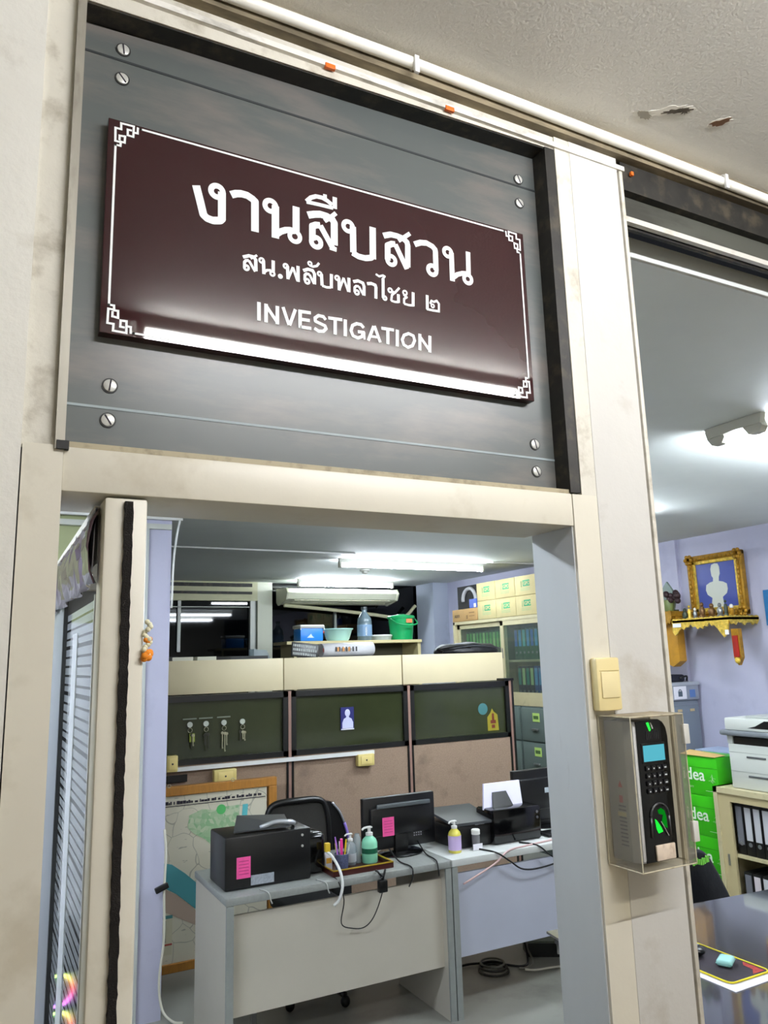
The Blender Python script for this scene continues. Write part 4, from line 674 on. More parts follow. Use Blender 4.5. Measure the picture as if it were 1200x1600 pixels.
# office chair and things behind the desk
def meshchair(label,c,rz,name='office_chair'):
    T=thing(name,label,'chair',c,'office chairs',rz); k=MB(); L=dict(local=True)
    n=7; fr=[(-.23,0,.55),(-.235,0,.8),(-.215,0,.93),(-.16,0,.985),(0,-.01,.995),(.16,0,.985),(.215,0,.93),(.235,0,.8),(.23,0,.55),(.1,.01,.50),(-.1,.01,.50)]
    p=smooth_line(fr+[fr[0]],5); MB().tube(p,.02,8).build('backrest_frame',black,T,'all',**L)
    MB().poly([(x,-.004,z) for x,y,z in fr],.008).build('backrest_mesh',mat('chair_mesh',0x24221E,.8,var=.3,vscale=200),T,**L)
    MB().box(-.21,.19,-.46,0,.42,.49,.03,3).build('seat',blackm,T,True,**L); MB().cyl((0,-.22,.12),.025,.31).build('gas_column',black,T,True,**L)
    for a in range(5):
        q=a*2*PI/5; MB().tube([(0,-.22,.11),(.28*math.cos(q),-.22+.28*math.sin(q),.06)],.018,8).build('leg',black,T,True,**L); MB().sphere((.28*math.cos(q),-.22+.28*math.sin(q),.032),.03,(1,.7,1)).build('caster',black,T,True,**L)
    MB().tube([(0,0,.5),(0,.05,.43),(0,-.1,.42)],.02,8).build('back_bracket',black,T,True,**L)
    return T
meshchair('black mesh office chair behind the desk with its backrest against the map side',(1.745,3.42,0),0).scale=(.86,1,.975)
C=thing('file_holder','dark curved folder rack with a shiny purple and silver edge beside the mesh chair','rack',(2.1,3.6,0))
MB().box(2.04,2.17,3.58,3.72,0,.62,.01).build('stand_box',blackm,C,smooth=True)
MB().poly([(2.0,3.62,.59),(2.0,3.62,.912),(2.05,3.62,.905),(2.11,3.62,.835),(2.155,3.62,.725),(2.17,3.62,.59)],.05).build('side_plate',black,C)
MB().tube(smooth_line([(2.055,3.61,.90),(2.105,3.61,.84),(2.137,3.61,.77)],5),.008,8).build('shiny_edge',mat('silver_edge',0xC4C6CC,.2,metal=.6),C,smooth='all'); MB().tube(smooth_line([(2.137,3.61,.77),(2.155,3.61,.715),(2.165,3.61,.66)],4),.010,8).build('shiny_edge',mat('purple_edge',0x9B83DE,.3),C,smooth='all')
# floor clutter
for i in range(3):
    o=MB().torus((2.74+.01*i,2.9+.02*i,.012+.012*i),.085-.008*i,.006,'z',28).build('cable_coil',mat('dark_cable',0x26241F,.5) if i<2 else mat('greyish_cable',0x77766C,.5),smooth='all'); tag(o,['black cable coil on the floor under the lilac desk, lowest loop','black cable coil on the floor under the lilac desk, middle loop','grey cable coil on the floor under the lilac desk, top loop'][i],'cable','coiled cables under the desk')
cable('floor_cable','black cable snaking on the floor from the desk side panel',black,[(2.32,2.95,.01),(2.5,3.0,.012),(2.65,3.05,.012),(2.8,2.98,.012),(2.92,2.86,.012),(2.96,2.87,.06),(3.0,3.0,.22),(3.02,3.05,.3)],.007)
cable('floor_cable','white cable on the floor leading to the dark flat case',mat('cream_cable',0xDDDAC9,.5),[(2.90,2.82,.01),(2.95,2.78,.01),(3.05,2.76,.01),(3.3,2.70,.01),(3.6,2.66,.01)],.006)
cable('floor_cable','pale thin cable curving up under the lilac desk',mat('greyish_cable',0x77766C,.5),[(2.88,2.85,.01),(2.93,2.82,.015),(3.0,2.88,.03),(2.99,2.97,.14),(3.03,3.02,.22)],.006)
P=thing('flat_case','dark flat plastic case with a white latch lying on the floor by the door jamb','case',(3.4,3.0,0)); MB().poly([(3.10,3.10,.0),(3.05,2.98,.0),(3.60,2.62,.0),(3.9,2.8,0),(3.5,3.2,0)],.075,'z').build('case_body',mat('near_black_case',0x12140F,.4),P)
MB().poly([(3.10,3.10,.076),(3.05,2.98,.076),(3.60,2.62,.076),(3.9,2.8,.076),(3.5,3.2,.076)],.012,'z').build('case_lid',mat('olive_grey_lid',0x6C7062,.4),P); 
M=Matrix.Translation((3.22,2.865,.05))@Matrix.Rotation(-.58,4,'Z'); MB().box(-.035,.035,-.012,.012,-.03,.045,.004,M=M).build('latch',white_pl,P,smooth=True)
# ---------------------------------------------------------------- on top of the overhead cabinets
P=thing('loose_keyboard','dark keyboard with pale keys leaning on the middle overhead cabinet','keyboard',(2.15,4.25,1.812))
M=Matrix.Translation((2.13,4.24,1.868))@Matrix.Rotation(.12,4,'Y')@Matrix.Rotation(-.15,4,'X')
MB().box(-.105,.105,-.006,.006,-.056,.05,.003,M=M).build('board',black,P,smooth=True); q=MB(); rr=random.Random(4)
for r in range(3):
    x=-.095
    while x<.085:
        w_=rr.uniform(.006,.014); q.box(x,x+w_,-.0085,-.0062,-.044+r*.030,-.026+r*.030,M=M); x+=w_+.005
q.build('keys',mat('pale_keys',0x9EA3A0,.5),P)
P=thing('rolled_poster','white rolled poster with an orange and black pattern lying on the middle overhead cabinet','poster',(2.45,4.3,1.812))
MB().tube([(2.27,4.27,1.862),(2.72,4.33,1.868)],[.050,.053],24,cap=False).build('roll',mat('glossy_white_paper',0xDADADC,.3),P,smooth='all',solid=.002); q=MB()
for i in range(7):
    x=2.37+i*.028; q.box(x,x+.012,4.228,4.2295,1.85,1.885,.001)
q.build('dark_stripes',mat('print_black',0x17171B,.5),P); q=MB()
for i in (0,1,2): q.box(2.384+i*.045,2.40+i*.045,4.2275,4.2285,1.852,1.882)
q.build('orange_print',mat('print_orange',0xC98B4A,.5),P); MB().cyl((2.295,4.233,1.862),.026,-.002,'y',20).build('red_disc',mat('print_red',0xA03A30,.5),P)
for i,(a,b,l) in enumerate([(1.16,1.30,'white flat box on the left overhead cabinet, leftmost'),(1.33,1.46,'white flat box on the left overhead cabinet, second from the left')]): 
    tr('flat_box',l,mat('cream_flat_box',0xDAD8C6,.6),a,b,4.2,4.4,1.812,1.836,'box')
o=MB().poly([(1.46,4.22,1.812),(1.56,4.2,1.812),(1.85,4.25,1.812),(1.86,4.4,1.812),(1.5,4.4,1.812)],.022,'z').build('black_folder',black); tag(o,'flat black folder on the left overhead cabinet','folder')
o=MB().poly([(1.80,4.42,1.812),(1.88,4.42,1.812),(1.925,4.42,1.812),(1.90,4.42,1.875),(1.80,4.42,1.885)],.12).build('clear_rack',clear); tag(o,'clear plastic rack at the right end of the left overhead cabinet','rack')
P=thing('black_bag','soft black bag lying on the right overhead cabinet','bag',(3.6,4.32,1.812))
b_=MB(); b_.lathe((3.60,4.33,1.813),[(.30,0),(.305,.02),(.29,.045),(.24,.07),(.12,.085),(.02,.088)],32,sx=1,sy=.5); 
for v in b_.bm.verts: v.co.z+=.006*math.sin(v.co.x*30)*(v.co.z>1.83); v.co.x+=.0
b_.build('bag_body',mat('black_nylon',0x15161B,.5,bump=.5,bscale=25),P,smooth='all'); MB().tube(smooth_line([(3.32,4.25,1.83),(3.26,4.22,1.845),(3.30,4.2,1.86),(3.45,4.19,1.875),(3.55,4.19,1.86)],5),.012,8).build('strap',black,P,smooth='all'); MB().tube(smooth_line([(3.36,4.2,1.85),(3.6,4.17,1.872),(3.86,4.21,1.85)],6),.004,6).build('zip',mat('zip_grey',0x3A3B42,.4),P,smooth='all')
# ---------------------------------------------------------------- high shelf behind with cooler, basin, bottle, bucket
P=thing('tall_bookcase','tan wooden bookcase behind the overhead cabinets, its top carrying the cooler and bucket','bookcase',(3.47,6.35,0))
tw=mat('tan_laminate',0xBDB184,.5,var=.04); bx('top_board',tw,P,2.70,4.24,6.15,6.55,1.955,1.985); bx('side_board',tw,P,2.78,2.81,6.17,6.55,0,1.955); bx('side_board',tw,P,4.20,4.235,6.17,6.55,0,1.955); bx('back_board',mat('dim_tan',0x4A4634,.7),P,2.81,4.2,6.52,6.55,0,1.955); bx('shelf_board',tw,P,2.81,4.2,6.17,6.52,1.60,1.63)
for i,(x,h,c) in enumerate([(3.05,.20,0x8C867A),(3.25,.12,0x4A4A46),(3.75,.14,0x6E6A5C),(3.95,.10,0x35332D)]):
    o=MB().box(x,x+.15,6.2,6.4,1.632,1.632+h,.01).build('storage_box',mat('shelfbox'+str(i),c,.6),smooth=True); tag(o,['grey box inside the bookcase under the cooler','dark low box inside the bookcase under the basin','olive box inside the bookcase under the clear food box','black box inside the bookcase under the green bucket'][i],'box')
P=thing('cooler_box','blue cooler box with a white lid on the bookcase','cooler',(3.0,6.32,1.985)); bl=mat('bright_blue_plastic',0x1F7FE0,.35)
bx('cooler_body',bl,P,2.87,3.12,6.22,6.42,1.986,2.115,.012); bx('cooler_lid',white_pl,P,2.862,3.13,6.21,6.43,2.115,2.15,.01); MB().tube([(2.868,6.205,2.10),(2.868,6.205,2.135),(3.124,6.205,2.135),(3.124,6.205,2.10)],.007,8).build('handle',white_pl,P,smooth=True); MB().poly([(2.94,6.217,2.02),(2.985,6.217,2.06),(3.0,6.217,2.035),(3.02,6.217,2.02)],.002).build('printed_motif',mat('motif',0xCFE0F5,.5),P)
P=thing('plastic_basin','pale aqua plastic basin beside the cooler on the bookcase','basin',(3.31,6.32,1.985)); MB().lathe((3.325,6.32,1.986),[(.11,0),(.125,.02),(.155,.11),(.168,.118),(.168,.126),(.15,.122),(.12,.02)],28,sy=.85,closed=False).build('bowl',mat('aqua_plastic',0xA8D4CC,.35),P,smooth=True); MB().tube([(3.155,6.3,2.085),(3.15,6.28,2.075)],.01,8).build('red_tab',mat('red_tab',0xC04038,.5),P)
P=thing('water_bottle','tall clear water bottle with a white printed label on the bookcase','bottle',(3.62,6.3,1.985)); MB().lathe((3.63,6.3,1.986),[(.072,0),(.078,.01),(.078,.19),(.07,.235),(.04,.28),(.028,.30),(.028,.325)],24).build('bottle_body',mat('bluish_bottle',0x5A6A72,.12),P,smooth=True); MB().lathe((3.63,6.3,2.31),[(.033,0),(.033,.03)],16).build('cap',mat('dark_cap',0x2A3236,.4),P,smooth=True); MB().lathe((3.63,6.3,2.03),[(.0795,0),(.0795,.12)],24).build('bottle_label',mat('blue_grey_label',0x6E8AA8,.5),P,smooth=True)
text('label_text','water',((0,0,1),(1,0,0)),(3.60,6.2185,2.035),.04,white_pl,P)
P=thing('food_container','clear round food container with a lid on the bookcase','container',(3.83,6.3,1.985)); MB().lathe((3.83,6.3,1.986),[(.10,0),(.11,.04)],24).build('container_body',mat('frosted_clear',0x9EA6A0,.3),P,smooth=True); MB().lathe((3.83,6.3,2.026),[(.115,0),(.115,.012),(.105,.016)],24).build('container_lid',mat('pale_lid',0xC4CAC2,.35),P,smooth=True)
P=thing('green_bucket','green plastic bucket with lid and carry handle on the bookcase','bucket',(4.06,6.3,1.985)); gp=mat('bucket_green',0x0E8A4E,.3)
MB().lathe((4.075,6.3,1.986),[(.118,0),(.14,.235)],28).build('bucket_body',gp,P,smooth=True); MB().lathe((4.075,6.3,2.215),[(.15,0),(.152,.02),(.14,.03),(.05,.04),(.04,.048)],28).build('bucket_lid',gp,P,smooth=True); MB().tube(smooth_line([(3.93,6.26,2.21),(3.96,6.15,2.155),(4.075,6.12,2.135),(4.19,6.15,2.155),(4.225,6.26,2.21)],5),.008,8).build('handle',gp,P,smooth='all'); bx('sticker',mat('orange_sticker',0xD9704A,.5),P,4.06,4.13,6.152,6.158,2.165,2.205)
# ---------------------------------------------------------------- tall cabinet with binders along the right wall
cg=glassmat('cabinet_glass',0xDFE6E0,.06,.04)
K=thing('glass_cabinet','tan steel cabinet with sliding glass doors full of binders, on the filing cabinets','cabinet',(4.95,5.3,1.30))
ya,yb,za,zb=4.38,6.235,1.305,2.165
b_=MB(); b_.box(4.70,5.16,ya,yb,zb-.03,zb); b_.box(4.70,5.16,ya,yb,za,za+.06); b_.box(4.70,5.16,ya,ya+.02,za,zb); b_.box(4.70,5.16,yb-.035,yb,za,zb); b_.box(5.14,5.16,ya,yb,za,zb); b_.build('carcass',tan_metal,K)
bx('shelf_board',tan_metal,K,4.76,5.13,ya+.02,yb-.02,1.72,1.74)
def slide(name,y0,y1,x,w,par):
    d=MB(); d.box(x,x+.02,y0,y1,zb-.03-w,zb-.03); d.box(x,x+.02,y0,y1,za+.06,za+.06+w*1.3); d.box(x,x+.02,y0,y0+w,za+.06,zb-.03); d.box(x,x+.02,y1-w,y1,za+.06,zb-.03)
    o=d.build(name,tan_metal,par); g=bx('glass_pane',cg,o,x+.008,x+.012,y0+w,y1-w,za+.06+w*1.3,zb-.03-w); bx('pull',mat('steel_pull',0x8E8C84,.35,metal=.5),o,x-.003,x,y1-w*.7 if y0<5 else y0+w*.2,y1-w*.3 if y0<5 else y0+w*.6,1.76,1.86); return o
slide('glass_door',5.30,6.19,4.728,.05,K); slide('glass_door',4.40,5.36,4.704,.05,K)
def binder_proto(nm,body,lab,h=.31,w=.058,d=.27,lab2=None,labz=(.42,.94)):
    T=thing('ring_binder','x','binder',(0,0,0)); L=dict(local=True)
    MB().box(0,d,-w/2,w/2,0,h,.003).build('cover',mat('bind_'+hex(body),body,.45),T,True,**L)
    MB().box(-.0012,.0005,-w*.36,w*.36,h*labz[0],h*labz[1]).build('spine_label',mat('bl_'+hex(lab),lab,.6),T,**L)
    MB().cyl((-.0015,0,h*.22),w*.22,.003,'x',14).build('finger_ring',mat('bring',0x8E9296,.3,metal=.6),T,**L)
    if lab2: MB().box(-.0018,-.001,-w*.36,w*.36,h*labz[0],h*(labz[0]+.12)).build('color_band',mat('bl_'+hex(lab2),lab2,.6),T,**L)
    return T
PG=binder_proto('g',0x0E4F2C,0x64C060); PG2=binder_proto('g2',0x0E4F2C,0x9FE084); PB=binder_proto('b',0x0B5A3C,0x3E9FE0); PB2=binder_proto('b2',0x0B5A3C,0x2470C8); PB3=binder_proto('b3',0x0B5A3C,0x58C0C8)
PN=binder_proto('n',0x0C1C3A,0xBFE0A0); PN2=binder_proto('n2',0x14509E,0x5FA8E8); PN3=binder_proto('n3',0x0C1C3A,0x1F8F80)
ordn=['first','second','third','fourth','fifth','sixth','seventh','eighth','ninth','tenth','eleventh','twelfth','thirteenth','fourteenth']
n=12
for i in range(n):
    place(PG2 if i in (2,5,8,10) else PG,(4.80,6.10-i*.062,1.742),('dark green binder, pale green spine, ' if i in (2,5,8,10) else 'dark green binder, mid green spine, ')+ordn[i]+' from left behind left glass door','green binders behind the left glass door')
cols=[(PB2,'royal blue'),(PB,'sky blue'),(PB3,'turquoise'),(PB,'sky blue'),(PB2,'royal blue'),(PB,'sky blue'),(PB2,'royal blue')]
for i,(p,c) in enumerate(cols): place(p,(4.80,5.23-i*.064,1.742),'green binder, '+c+' spine, '+ordn[i]+' from left, upper shelf behind right glass door','upper shelf binders behind the right glass door')
cols=[(PN3,'navy binder with teal'),(PN,'navy binder with pale green'),(PN3,'navy binder with teal'),(PN,'navy binder with pale green'),(PN2,'blue binder with light blue'),(PN2,'blue binder with light blue'),(PN,'navy binder with pale green')]
for i,(p,c) in enumerate(cols): place(p,(4.80,5.20-i*.064,1.367),c+' spine, '+ordn[i]+' from left, lower shelf behind right glass door','lower shelf binders behind the right glass door')
for p in (PG,PG2,PB,PB2,PB3,PN,PN2,PN3): jut(p)
# filing cabinets underneath
def filing_cab(y0,label):
    T=thing('filing_cabinet',label,'filing cabinet',(4.98,y0+.23,0),'green-grey filing cabinets'); MB().box(4.70,5.26,y0,y0+.46,0,1.30,.004).build('body',filing,T,smooth=True)
    for k in range(4):
        z=.05+k*.312; d=MB().box(4.685,4.70,y0+.012,y0+.448,z,z+.30,.004).build('drawer',mat('filing_drawer',0x66746F,.4),T,smooth=True)
        MB().box(4.664,4.685,y0+.19,y0+.28,z+.10,z+.118,.004).build('handle',mat('dull_steel',0x8B8F8C,.3,metal=.6),d,smooth=True)
        MB().box(4.681,4.685,y0+.17,y0+.27,z+.18,z+.26,.001).build('label_card',mat('lime_card',0xBFE07A,.6),d); MB().box(4.680,4.681,y0+.185,y0+.255,z+.205,z+.235).build('label_writing',mat('lime_ink',0x4E6E3A,.6),d)
filing_cab(4.62,'green-grey filing cabinet with lime label cards, beside the door jamb'); filing_cab(5.09,'green-grey filing cabinet half hidden behind the right partition')
o=MB().box(4.55,4.60,4.95,5.2,1.28,1.296).build('x',black); bpy.data.objects.remove(o)
# GPO cartons on top
r_=0
for row in range(2):
    for c in range(3):
        y1=5.735-c*.335; z0=2.168+row*.193
        T=thing('carton_box',['lower','upper'][row]+' row cream carton on the tall cabinet, '+['leftmost','middle','rightmost'][c]+' of the row','box',(4.9,y1-.16,z0),'cream cartons on the tall cabinet')
        MB().box(4.70,5.08,y1-.33,y1,z0,z0+.190,.003).build('carton',carton,T,smooth=True)
        bx('print_block',gpogreen,T,4.6985,4.70,y1-.235,y1-.13,z0+.085,z0+.145); text('print_text','GPO','-x',(4.6982,y1-.138,z0+.097),.05,carton,T,bold=.001)
        q=MB(); 
        for a in range(3): q.box(4.6985,4.6995,y1-.10-a*.006,y1-.098-a*.006,z0+.08,z0+.14)
        for a in range(3): q.box(4.6985,4.6995,y1-.24,y1-.09,z0+.045+a*.011,z0+.048+a*.011)
        q.build('fine_print',mat('faded_green_print',0x8DBB8A,.7),T); bx('tape_seam',mat('carton_tape',0xC9B578,.5),T,4.6985,4.70,y1-.33,y1-.0,z0+.175,z0+.178)
T=thing('brown_carton','brown cardboard carton on the tall cabinet under the black case','box',(4.9,6.0,2.168)); MB().box(4.70,5.05,5.745,6.235,2.168,2.30,.003).build('carton',carton_b,T,smooth=True); text('print_text','AXX','-x',(4.698,6.19,2.21),.05,ink,T); q=MB(); q.box(4.698,4.70,5.93,5.96,2.19,2.23); q.box(4.698,4.70,5.80,5.90,2.25,2.26); q.box(4.698,4.70,5.80,5.90,2.215,2.222); q.build('fine_print',mat('brown_print',0x7A5A30,.7),T)
T=thing('black_case','black open case with a grey half ring inside on the brown carton','case',(4.9,6.0,2.302)); bx('case_shell',blackm,T,4.78,5.05,5.75,6.235,2.302,2.56); MB().torus((4.775,5.99,2.40),.125,.022,'x',seg=20,arc=PI*1.1,start=-.1).build('grey_ring',mat('light_grey_ring',0xA9A9AC,.5),T,smooth='all'); 
q=MB().box(4.72,4.78,5.78,5.92,2.303,2.40,.005).build('inner_box',mat('blue_white_box',0x2A4FB0,.5),T); bx('label',paper,q,4.718,4.72,5.79,5.83,2.31,2.35)
# ---------------------------------------------------------------- right wall: picture, shelves
P=thing('framed_picture','ornate gold frame with a white bust silhouette on blue, hanging above the gold shelf','picture',(5.2,3.13,2.05))
ya,yb,za,zb=2.86,3.385,2.042,2.548; MB().box(5.235,5.262,ya+.05,yb-.05,za+.05,zb-.05).build('picture_sheet',mat('blue_picture',0x4C58A0,.3),P)
fr=MB()
for (y0,y1,z0,z1) in ((ya,yb,zb-.048,zb),(ya,yb,za,za+.048),(ya,ya+.048,za,zb),(yb-.048,yb,za,zb)): fr.box(5.21,5.262,y0,y1,z0,z1,.012)
fr.build('outer_frame',gold_dark,P,smooth=True); fr=MB()
for (y0,y1,z0,z1) in ((ya+.045,yb-.045,zb-.075,zb-.045),(ya+.045,yb-.045,za+.045,za+.075),(ya+.045,ya+.075,za+.045,zb-.045),(yb-.075,yb-.045,za+.045,zb-.045)): fr.box(5.222,5.24,y0,y1,z0,z1,.006)
fr.build('inner_frame',gold,P,smooth=True); q=MB()
for y in (ya+.03,yb-.03):
    for z in (za+.03,zb-.03):
        for a in range(6): q.sphere((5.205,y+.03*math.cos(a*PI/3),z+.03*math.sin(a*PI/3)),.017,seg=8)
for t in range(9):
    for z in (za+.03,zb-.03): q.sphere((5.207,ya+.1+t*(yb-ya-.2)/8,z),.015,(1,1.5,.8),seg=8)
    for y in (ya+.03,yb-.03): q.sphere((5.207,y,za+.1+t*(zb-za-.2)/8),.015,(1,.8,1.5),seg=8)
q.build('carved_ornament',gold_dark,P,smooth='all')
bust=[(-.075,0),(-.07,.06),(-.06,.10),(-.11,.13),(-.125,.17),(-.115,.215),(-.07,.235),(-.035,.24),(-.03,.27),(-.045,.29),(-.05,.35),(-.035,.385),(0,.395),(.035,.39),(.05,.36),(.05,.30),(.035,.275),(.03,.24),(.075,.23),(.115,.21),(.12,.165),(.105,.13),(.055,.10),(.06,.05),(.065,0)]
MB().poly([(5.232,3.125-a*.85,2.10+c*.93) for a,c in bust],.003,'x').build('white_bust',mat('pale_bust',0xD4D8CC,.6),P)
P=thing('altar_shelf','carved gold wall shelf under the framed picture, with a red and gold bracket','shelf',(5.1,2.98,1.9))
def jag(pts0,pts1,ztop,zlo,nj,axis,name,par,m_,thick=.012):
    (xa,ya_),(xb,yb_)=pts0,pts1; up=[];lo=[]; rr=random.Random(nj)
    for i in range(nj+1):
        t=i/nj; x=xa+(xb-xa)*t; y=ya_+(yb_-ya_)*t; d=zlo*(.55+.45*abs(math.sin(t*PI*3)))+(zlo*.25 if i%2 else 0)
        up.append((x,y,ztop+(.008 if i%2 else 0))); lo.append((x,y,ztop-d))
    return MB().poly(up+lo[::-1],thick,axis).build(name,m_,par)
xs=4.93
bx('shelf_board',gold,P,xs,5.262,2.80,3.335,2.0,2.018)
jag((xs,3.34),(xs,2.81),2.025,.068,24,'x','carved_front',P,gold); jag((xs,2.80),(5.262,2.80),2.025,.055,14,'y','carved_end',P,gold)
q=MB(); q.poly([(xs-.002,3.34,2.0),(xs-.002,3.25,2.0),(xs-.002,3.27,1.95),(xs-.002,3.29,1.92),(xs-.002,3.32,1.90),(xs-.002,3.34,1.93)],.01,'x'); q.build('hanging_carving',gold,P); q=MB(); q.poly([(xs-.002,2.95,1.985),(xs-.002,2.81,1.985),(xs-.002,2.82,1.90),(xs-.002,2.86,1.87),(xs-.002,2.90,1.92)],.01,'x'); q.build('hanging_carving',gold,P)
bx('price_tag',paper,P,xs-.006,xs-.003,3.25,3.33,1.965,1.995); bx('hanging_tag',paper,P,xs-.012,xs-.008,2.81,2.84,1.89,1.925)
MB().poly([(xs+.02,2.815,1.93),(xs+.02,2.75,1.93),(xs+.02,2.748,1.72),(xs+.02,2.78,1.665),(xs+.02,2.812,1.72)],.035,'x').build('bracket_edge',gold_dark,P); MB().poly([(xs+.012,2.805,1.88),(xs+.012,2.76,1.88),(xs+.012,2.758,1.725),(xs+.012,2.805,1.725)],.01,'x').build('bracket_panel',red_paint,P); MB().sphere((xs+.015,2.78,1.70),.024,(.5,1,1),10).build('bracket_finial',gold,P,smooth='all')
dk=mat('dark_figure',0x2E3A2C,.5); br=mat('bronze_figure',0x6A4A24,.4,metal=.4); si=mat('pewter',0x8C8E8C,.3,metal=.6); wf=mat('white_flower',0xE6E2D4,.7)
def fig(y,h,r,m_,label,name='figurine',cat='figurine',top=None):
    T=thing(name,label,cat,(5.05,y,2.018),'offerings on the gold shelf'); MB().lathe((5.03,y,2.019),[(r,0),(r*1.05,h*.1),(r*.6,h*.25),(r*.8,h*.5),(r*.45,h*.7)],14).build('body',m_,T,smooth=True); MB().sphere((5.03,y,2.019+h*.82),r*.5,(1,1,1.2),10).build('top',top or m_,T,smooth='all')
fig(3.29,.10,.028,dk,'dark green figurine at the left end of the gold shelf'); fig(3.245,.13,.02,gold,'gold figurine second from the left on the gold shelf'); fig(3.19,.10,.022,si,'pewter cup with white flower on the gold shelf','offering_cup','cup',wf); fig(3.12,.14,.030,br,'bronze figure left of the middle of the gold shelf'); fig(3.03,.12,.035,br,'low wide bronze figure in front of the bust picture'); fig(2.955,.12,.03,si,'grey pewter urn right of the bronze figures','offering_urn','urn'); fig(2.90,.15,.02,dk,'slim dark figurine near the right end of the gold shelf'); fig(2.85,.10,.03,gold_dark,'dull gold figure with a white top at the right end of the gold shelf','figurine','figurine',wf)
# second shrine bracket partly behind the post
P=thing('altar_shelf','old gold wall shelf half hidden behind the white post, with a long yellow bracket','shelf',(5.1,3.75,1.7)); 
bx('shelf_board',gold_dark,P,4.97,5.262,3.37,3.82,2.06,2.10); jag((4.96,3.82),(4.96,3.37),2.10,.10,20,'x','carved_front',P,gold_dark)
MB().poly([(5.02,3.38,2.06),(5.02,3.62,2.06),(5.02,3.60,1.72),(5.02,3.45,1.655),(5.02,3.38,1.70)],.08,'x').build('bracket',mat('ochre_paint',0xB5821F,.5,var=.15,vscale=15),P)
T=thing('leaf_ornament','grey pointed leaf-shaped ornament on the shelf beside the post','ornament',(5.05,3.66,2.12)); MB().poly([(5.05,3.42,2.115),(5.05,3.39,2.21),(5.05,3.42,2.28),(5.05,3.47,2.35),(5.05,3.53,2.28),(5.05,3.57,2.21),(5.05,3.55,2.115)],.02,'x').build('leaf_plate',mat('grey_green_plate',0x76867E,.4),T); bx('plate_base',dk,T,5.03,5.09,3.40,3.58,2.101,2.115)
T=thing('dark_flower','dark flower bunch in a green pot on the shelf beside the post','plant',(5.05,3.53,2.12)); MB().lathe((4.99,3.41,2.101),[(.035,0),(.05,.08),(.045,.09)],14).build('pot',mat('olive_pot',0x5E6A34,.5),T,smooth=True); q=MB(); rr=random.Random(6)
for k in range(16): q.sphere((4.98+rr.uniform(-.03,.03),3.35+rr.uniform(-.06,.07),2.20+rr.uniform(-.04,.05)),.024,seg=8)
q.build('flowers',mat('black_red_flowers',0x2A1216,.7),T,smooth='all')
# blue poster at the right frame edge
o=bx('blue_poster',mat('poster_blue',0x1E6FA8,.4),None,5.255,5.262,2.60,2.735,1.95,2.215); tag(o,'blue poster just entering at the right edge of the picture on the lavender wall','poster')
# ---------------------------------------------------------------- grey steel cabinet with case and bag
P=thing('steel_cabinet','grey steel cabinet standing against the lavender wall behind the green paper cartons','cabinet',(5.0,3.6,0)); gs=mat('blue_grey_steel',0x7E8894,.4,var=.04)
MB().box(4.72,5.25,3.44,3.85,0,1.385,.006).build('body',gs,P,smooth=True); MB().box(4.73,5.235,3.425,3.44,.05,1.35,.004).build('door',mat('blue_grey_door',0x747E8A,.4),P,smooth=True)
for x in (4.99,5.13): bx('tape_bit',mat('tape_cream',0xC9B48A,.7),P,x,x+.05,3.422,3.425,1.30,1.32)
P=thing('storage_case','pale grey case with a white label on top of the steel cabinet','case',(5.05,3.6,1.387)); MB().box(4.76,5.25,3.42,3.8,1.388,1.52,.01).build('case_body',mat('pale_grey_case',0x9398A4,.5,var=.08,vscale=12),P,smooth=True); bx('white_label',paper,P,4.96,5.10,3.416,3.42,1.40,1.50); bx('padlock_print',mat('print_grey',0x55606E,.6),P,5.005,5.05,3.413,3.416,1.42,1.46); MB().torus((5.0275,3.4145,1.46),.015,.003,'y',seg=12,arc=PI,start=0).build('padlock_print',mat('print_grey',0x55606E,.6),P); bx('blue_label',mat('blue_lbl',0x5878B0,.5),P,5.14,5.20,3.416,3.42,1.41,1.47); bx('lid',mat('case_lid_grey',0xA9AEB8,.5),P,4.755,5.255,3.415,3.81,1.505,1.53)
P=thing('black_bag','dark blue-black bag on top of the grey case','bag',(5.1,3.6,1.53)); b_=MB().box(5.03,5.2,3.5,3.7,1.531,1.59,.02,3); b_.build('bag_body',mat('navy_black_nylon',0x1A1B2A,.6,bump=.3,bscale=40),P,smooth=True); MB().tube(smooth_line([(5.12,3.49,1.56),(5.19,3.48,1.575),(5.21,3.5,1.54)],4),.008,8).build('strap',black,P,smooth='all')
P=thing('fruit_wreath','yellow and green striped bundle on the grey case beside the post','bundle',(4.85,3.6,1.53)); 
for i,(x,h) in enumerate(((4.87,0xC9C030),(4.91,0x3E5A22),(4.95,0xD3CC3A),(4.985,0x2C3A1E))): MB().sphere((x,3.50,1.62),.04,(1,.8,.45),10).build('segment',mat('seg'+hex(h),h,.5),P,smooth='all')
MB().box(4.89,4.95,3.48,3.55,1.531,1.60,.01).build('white_cup',white_pl,P,smooth=True)
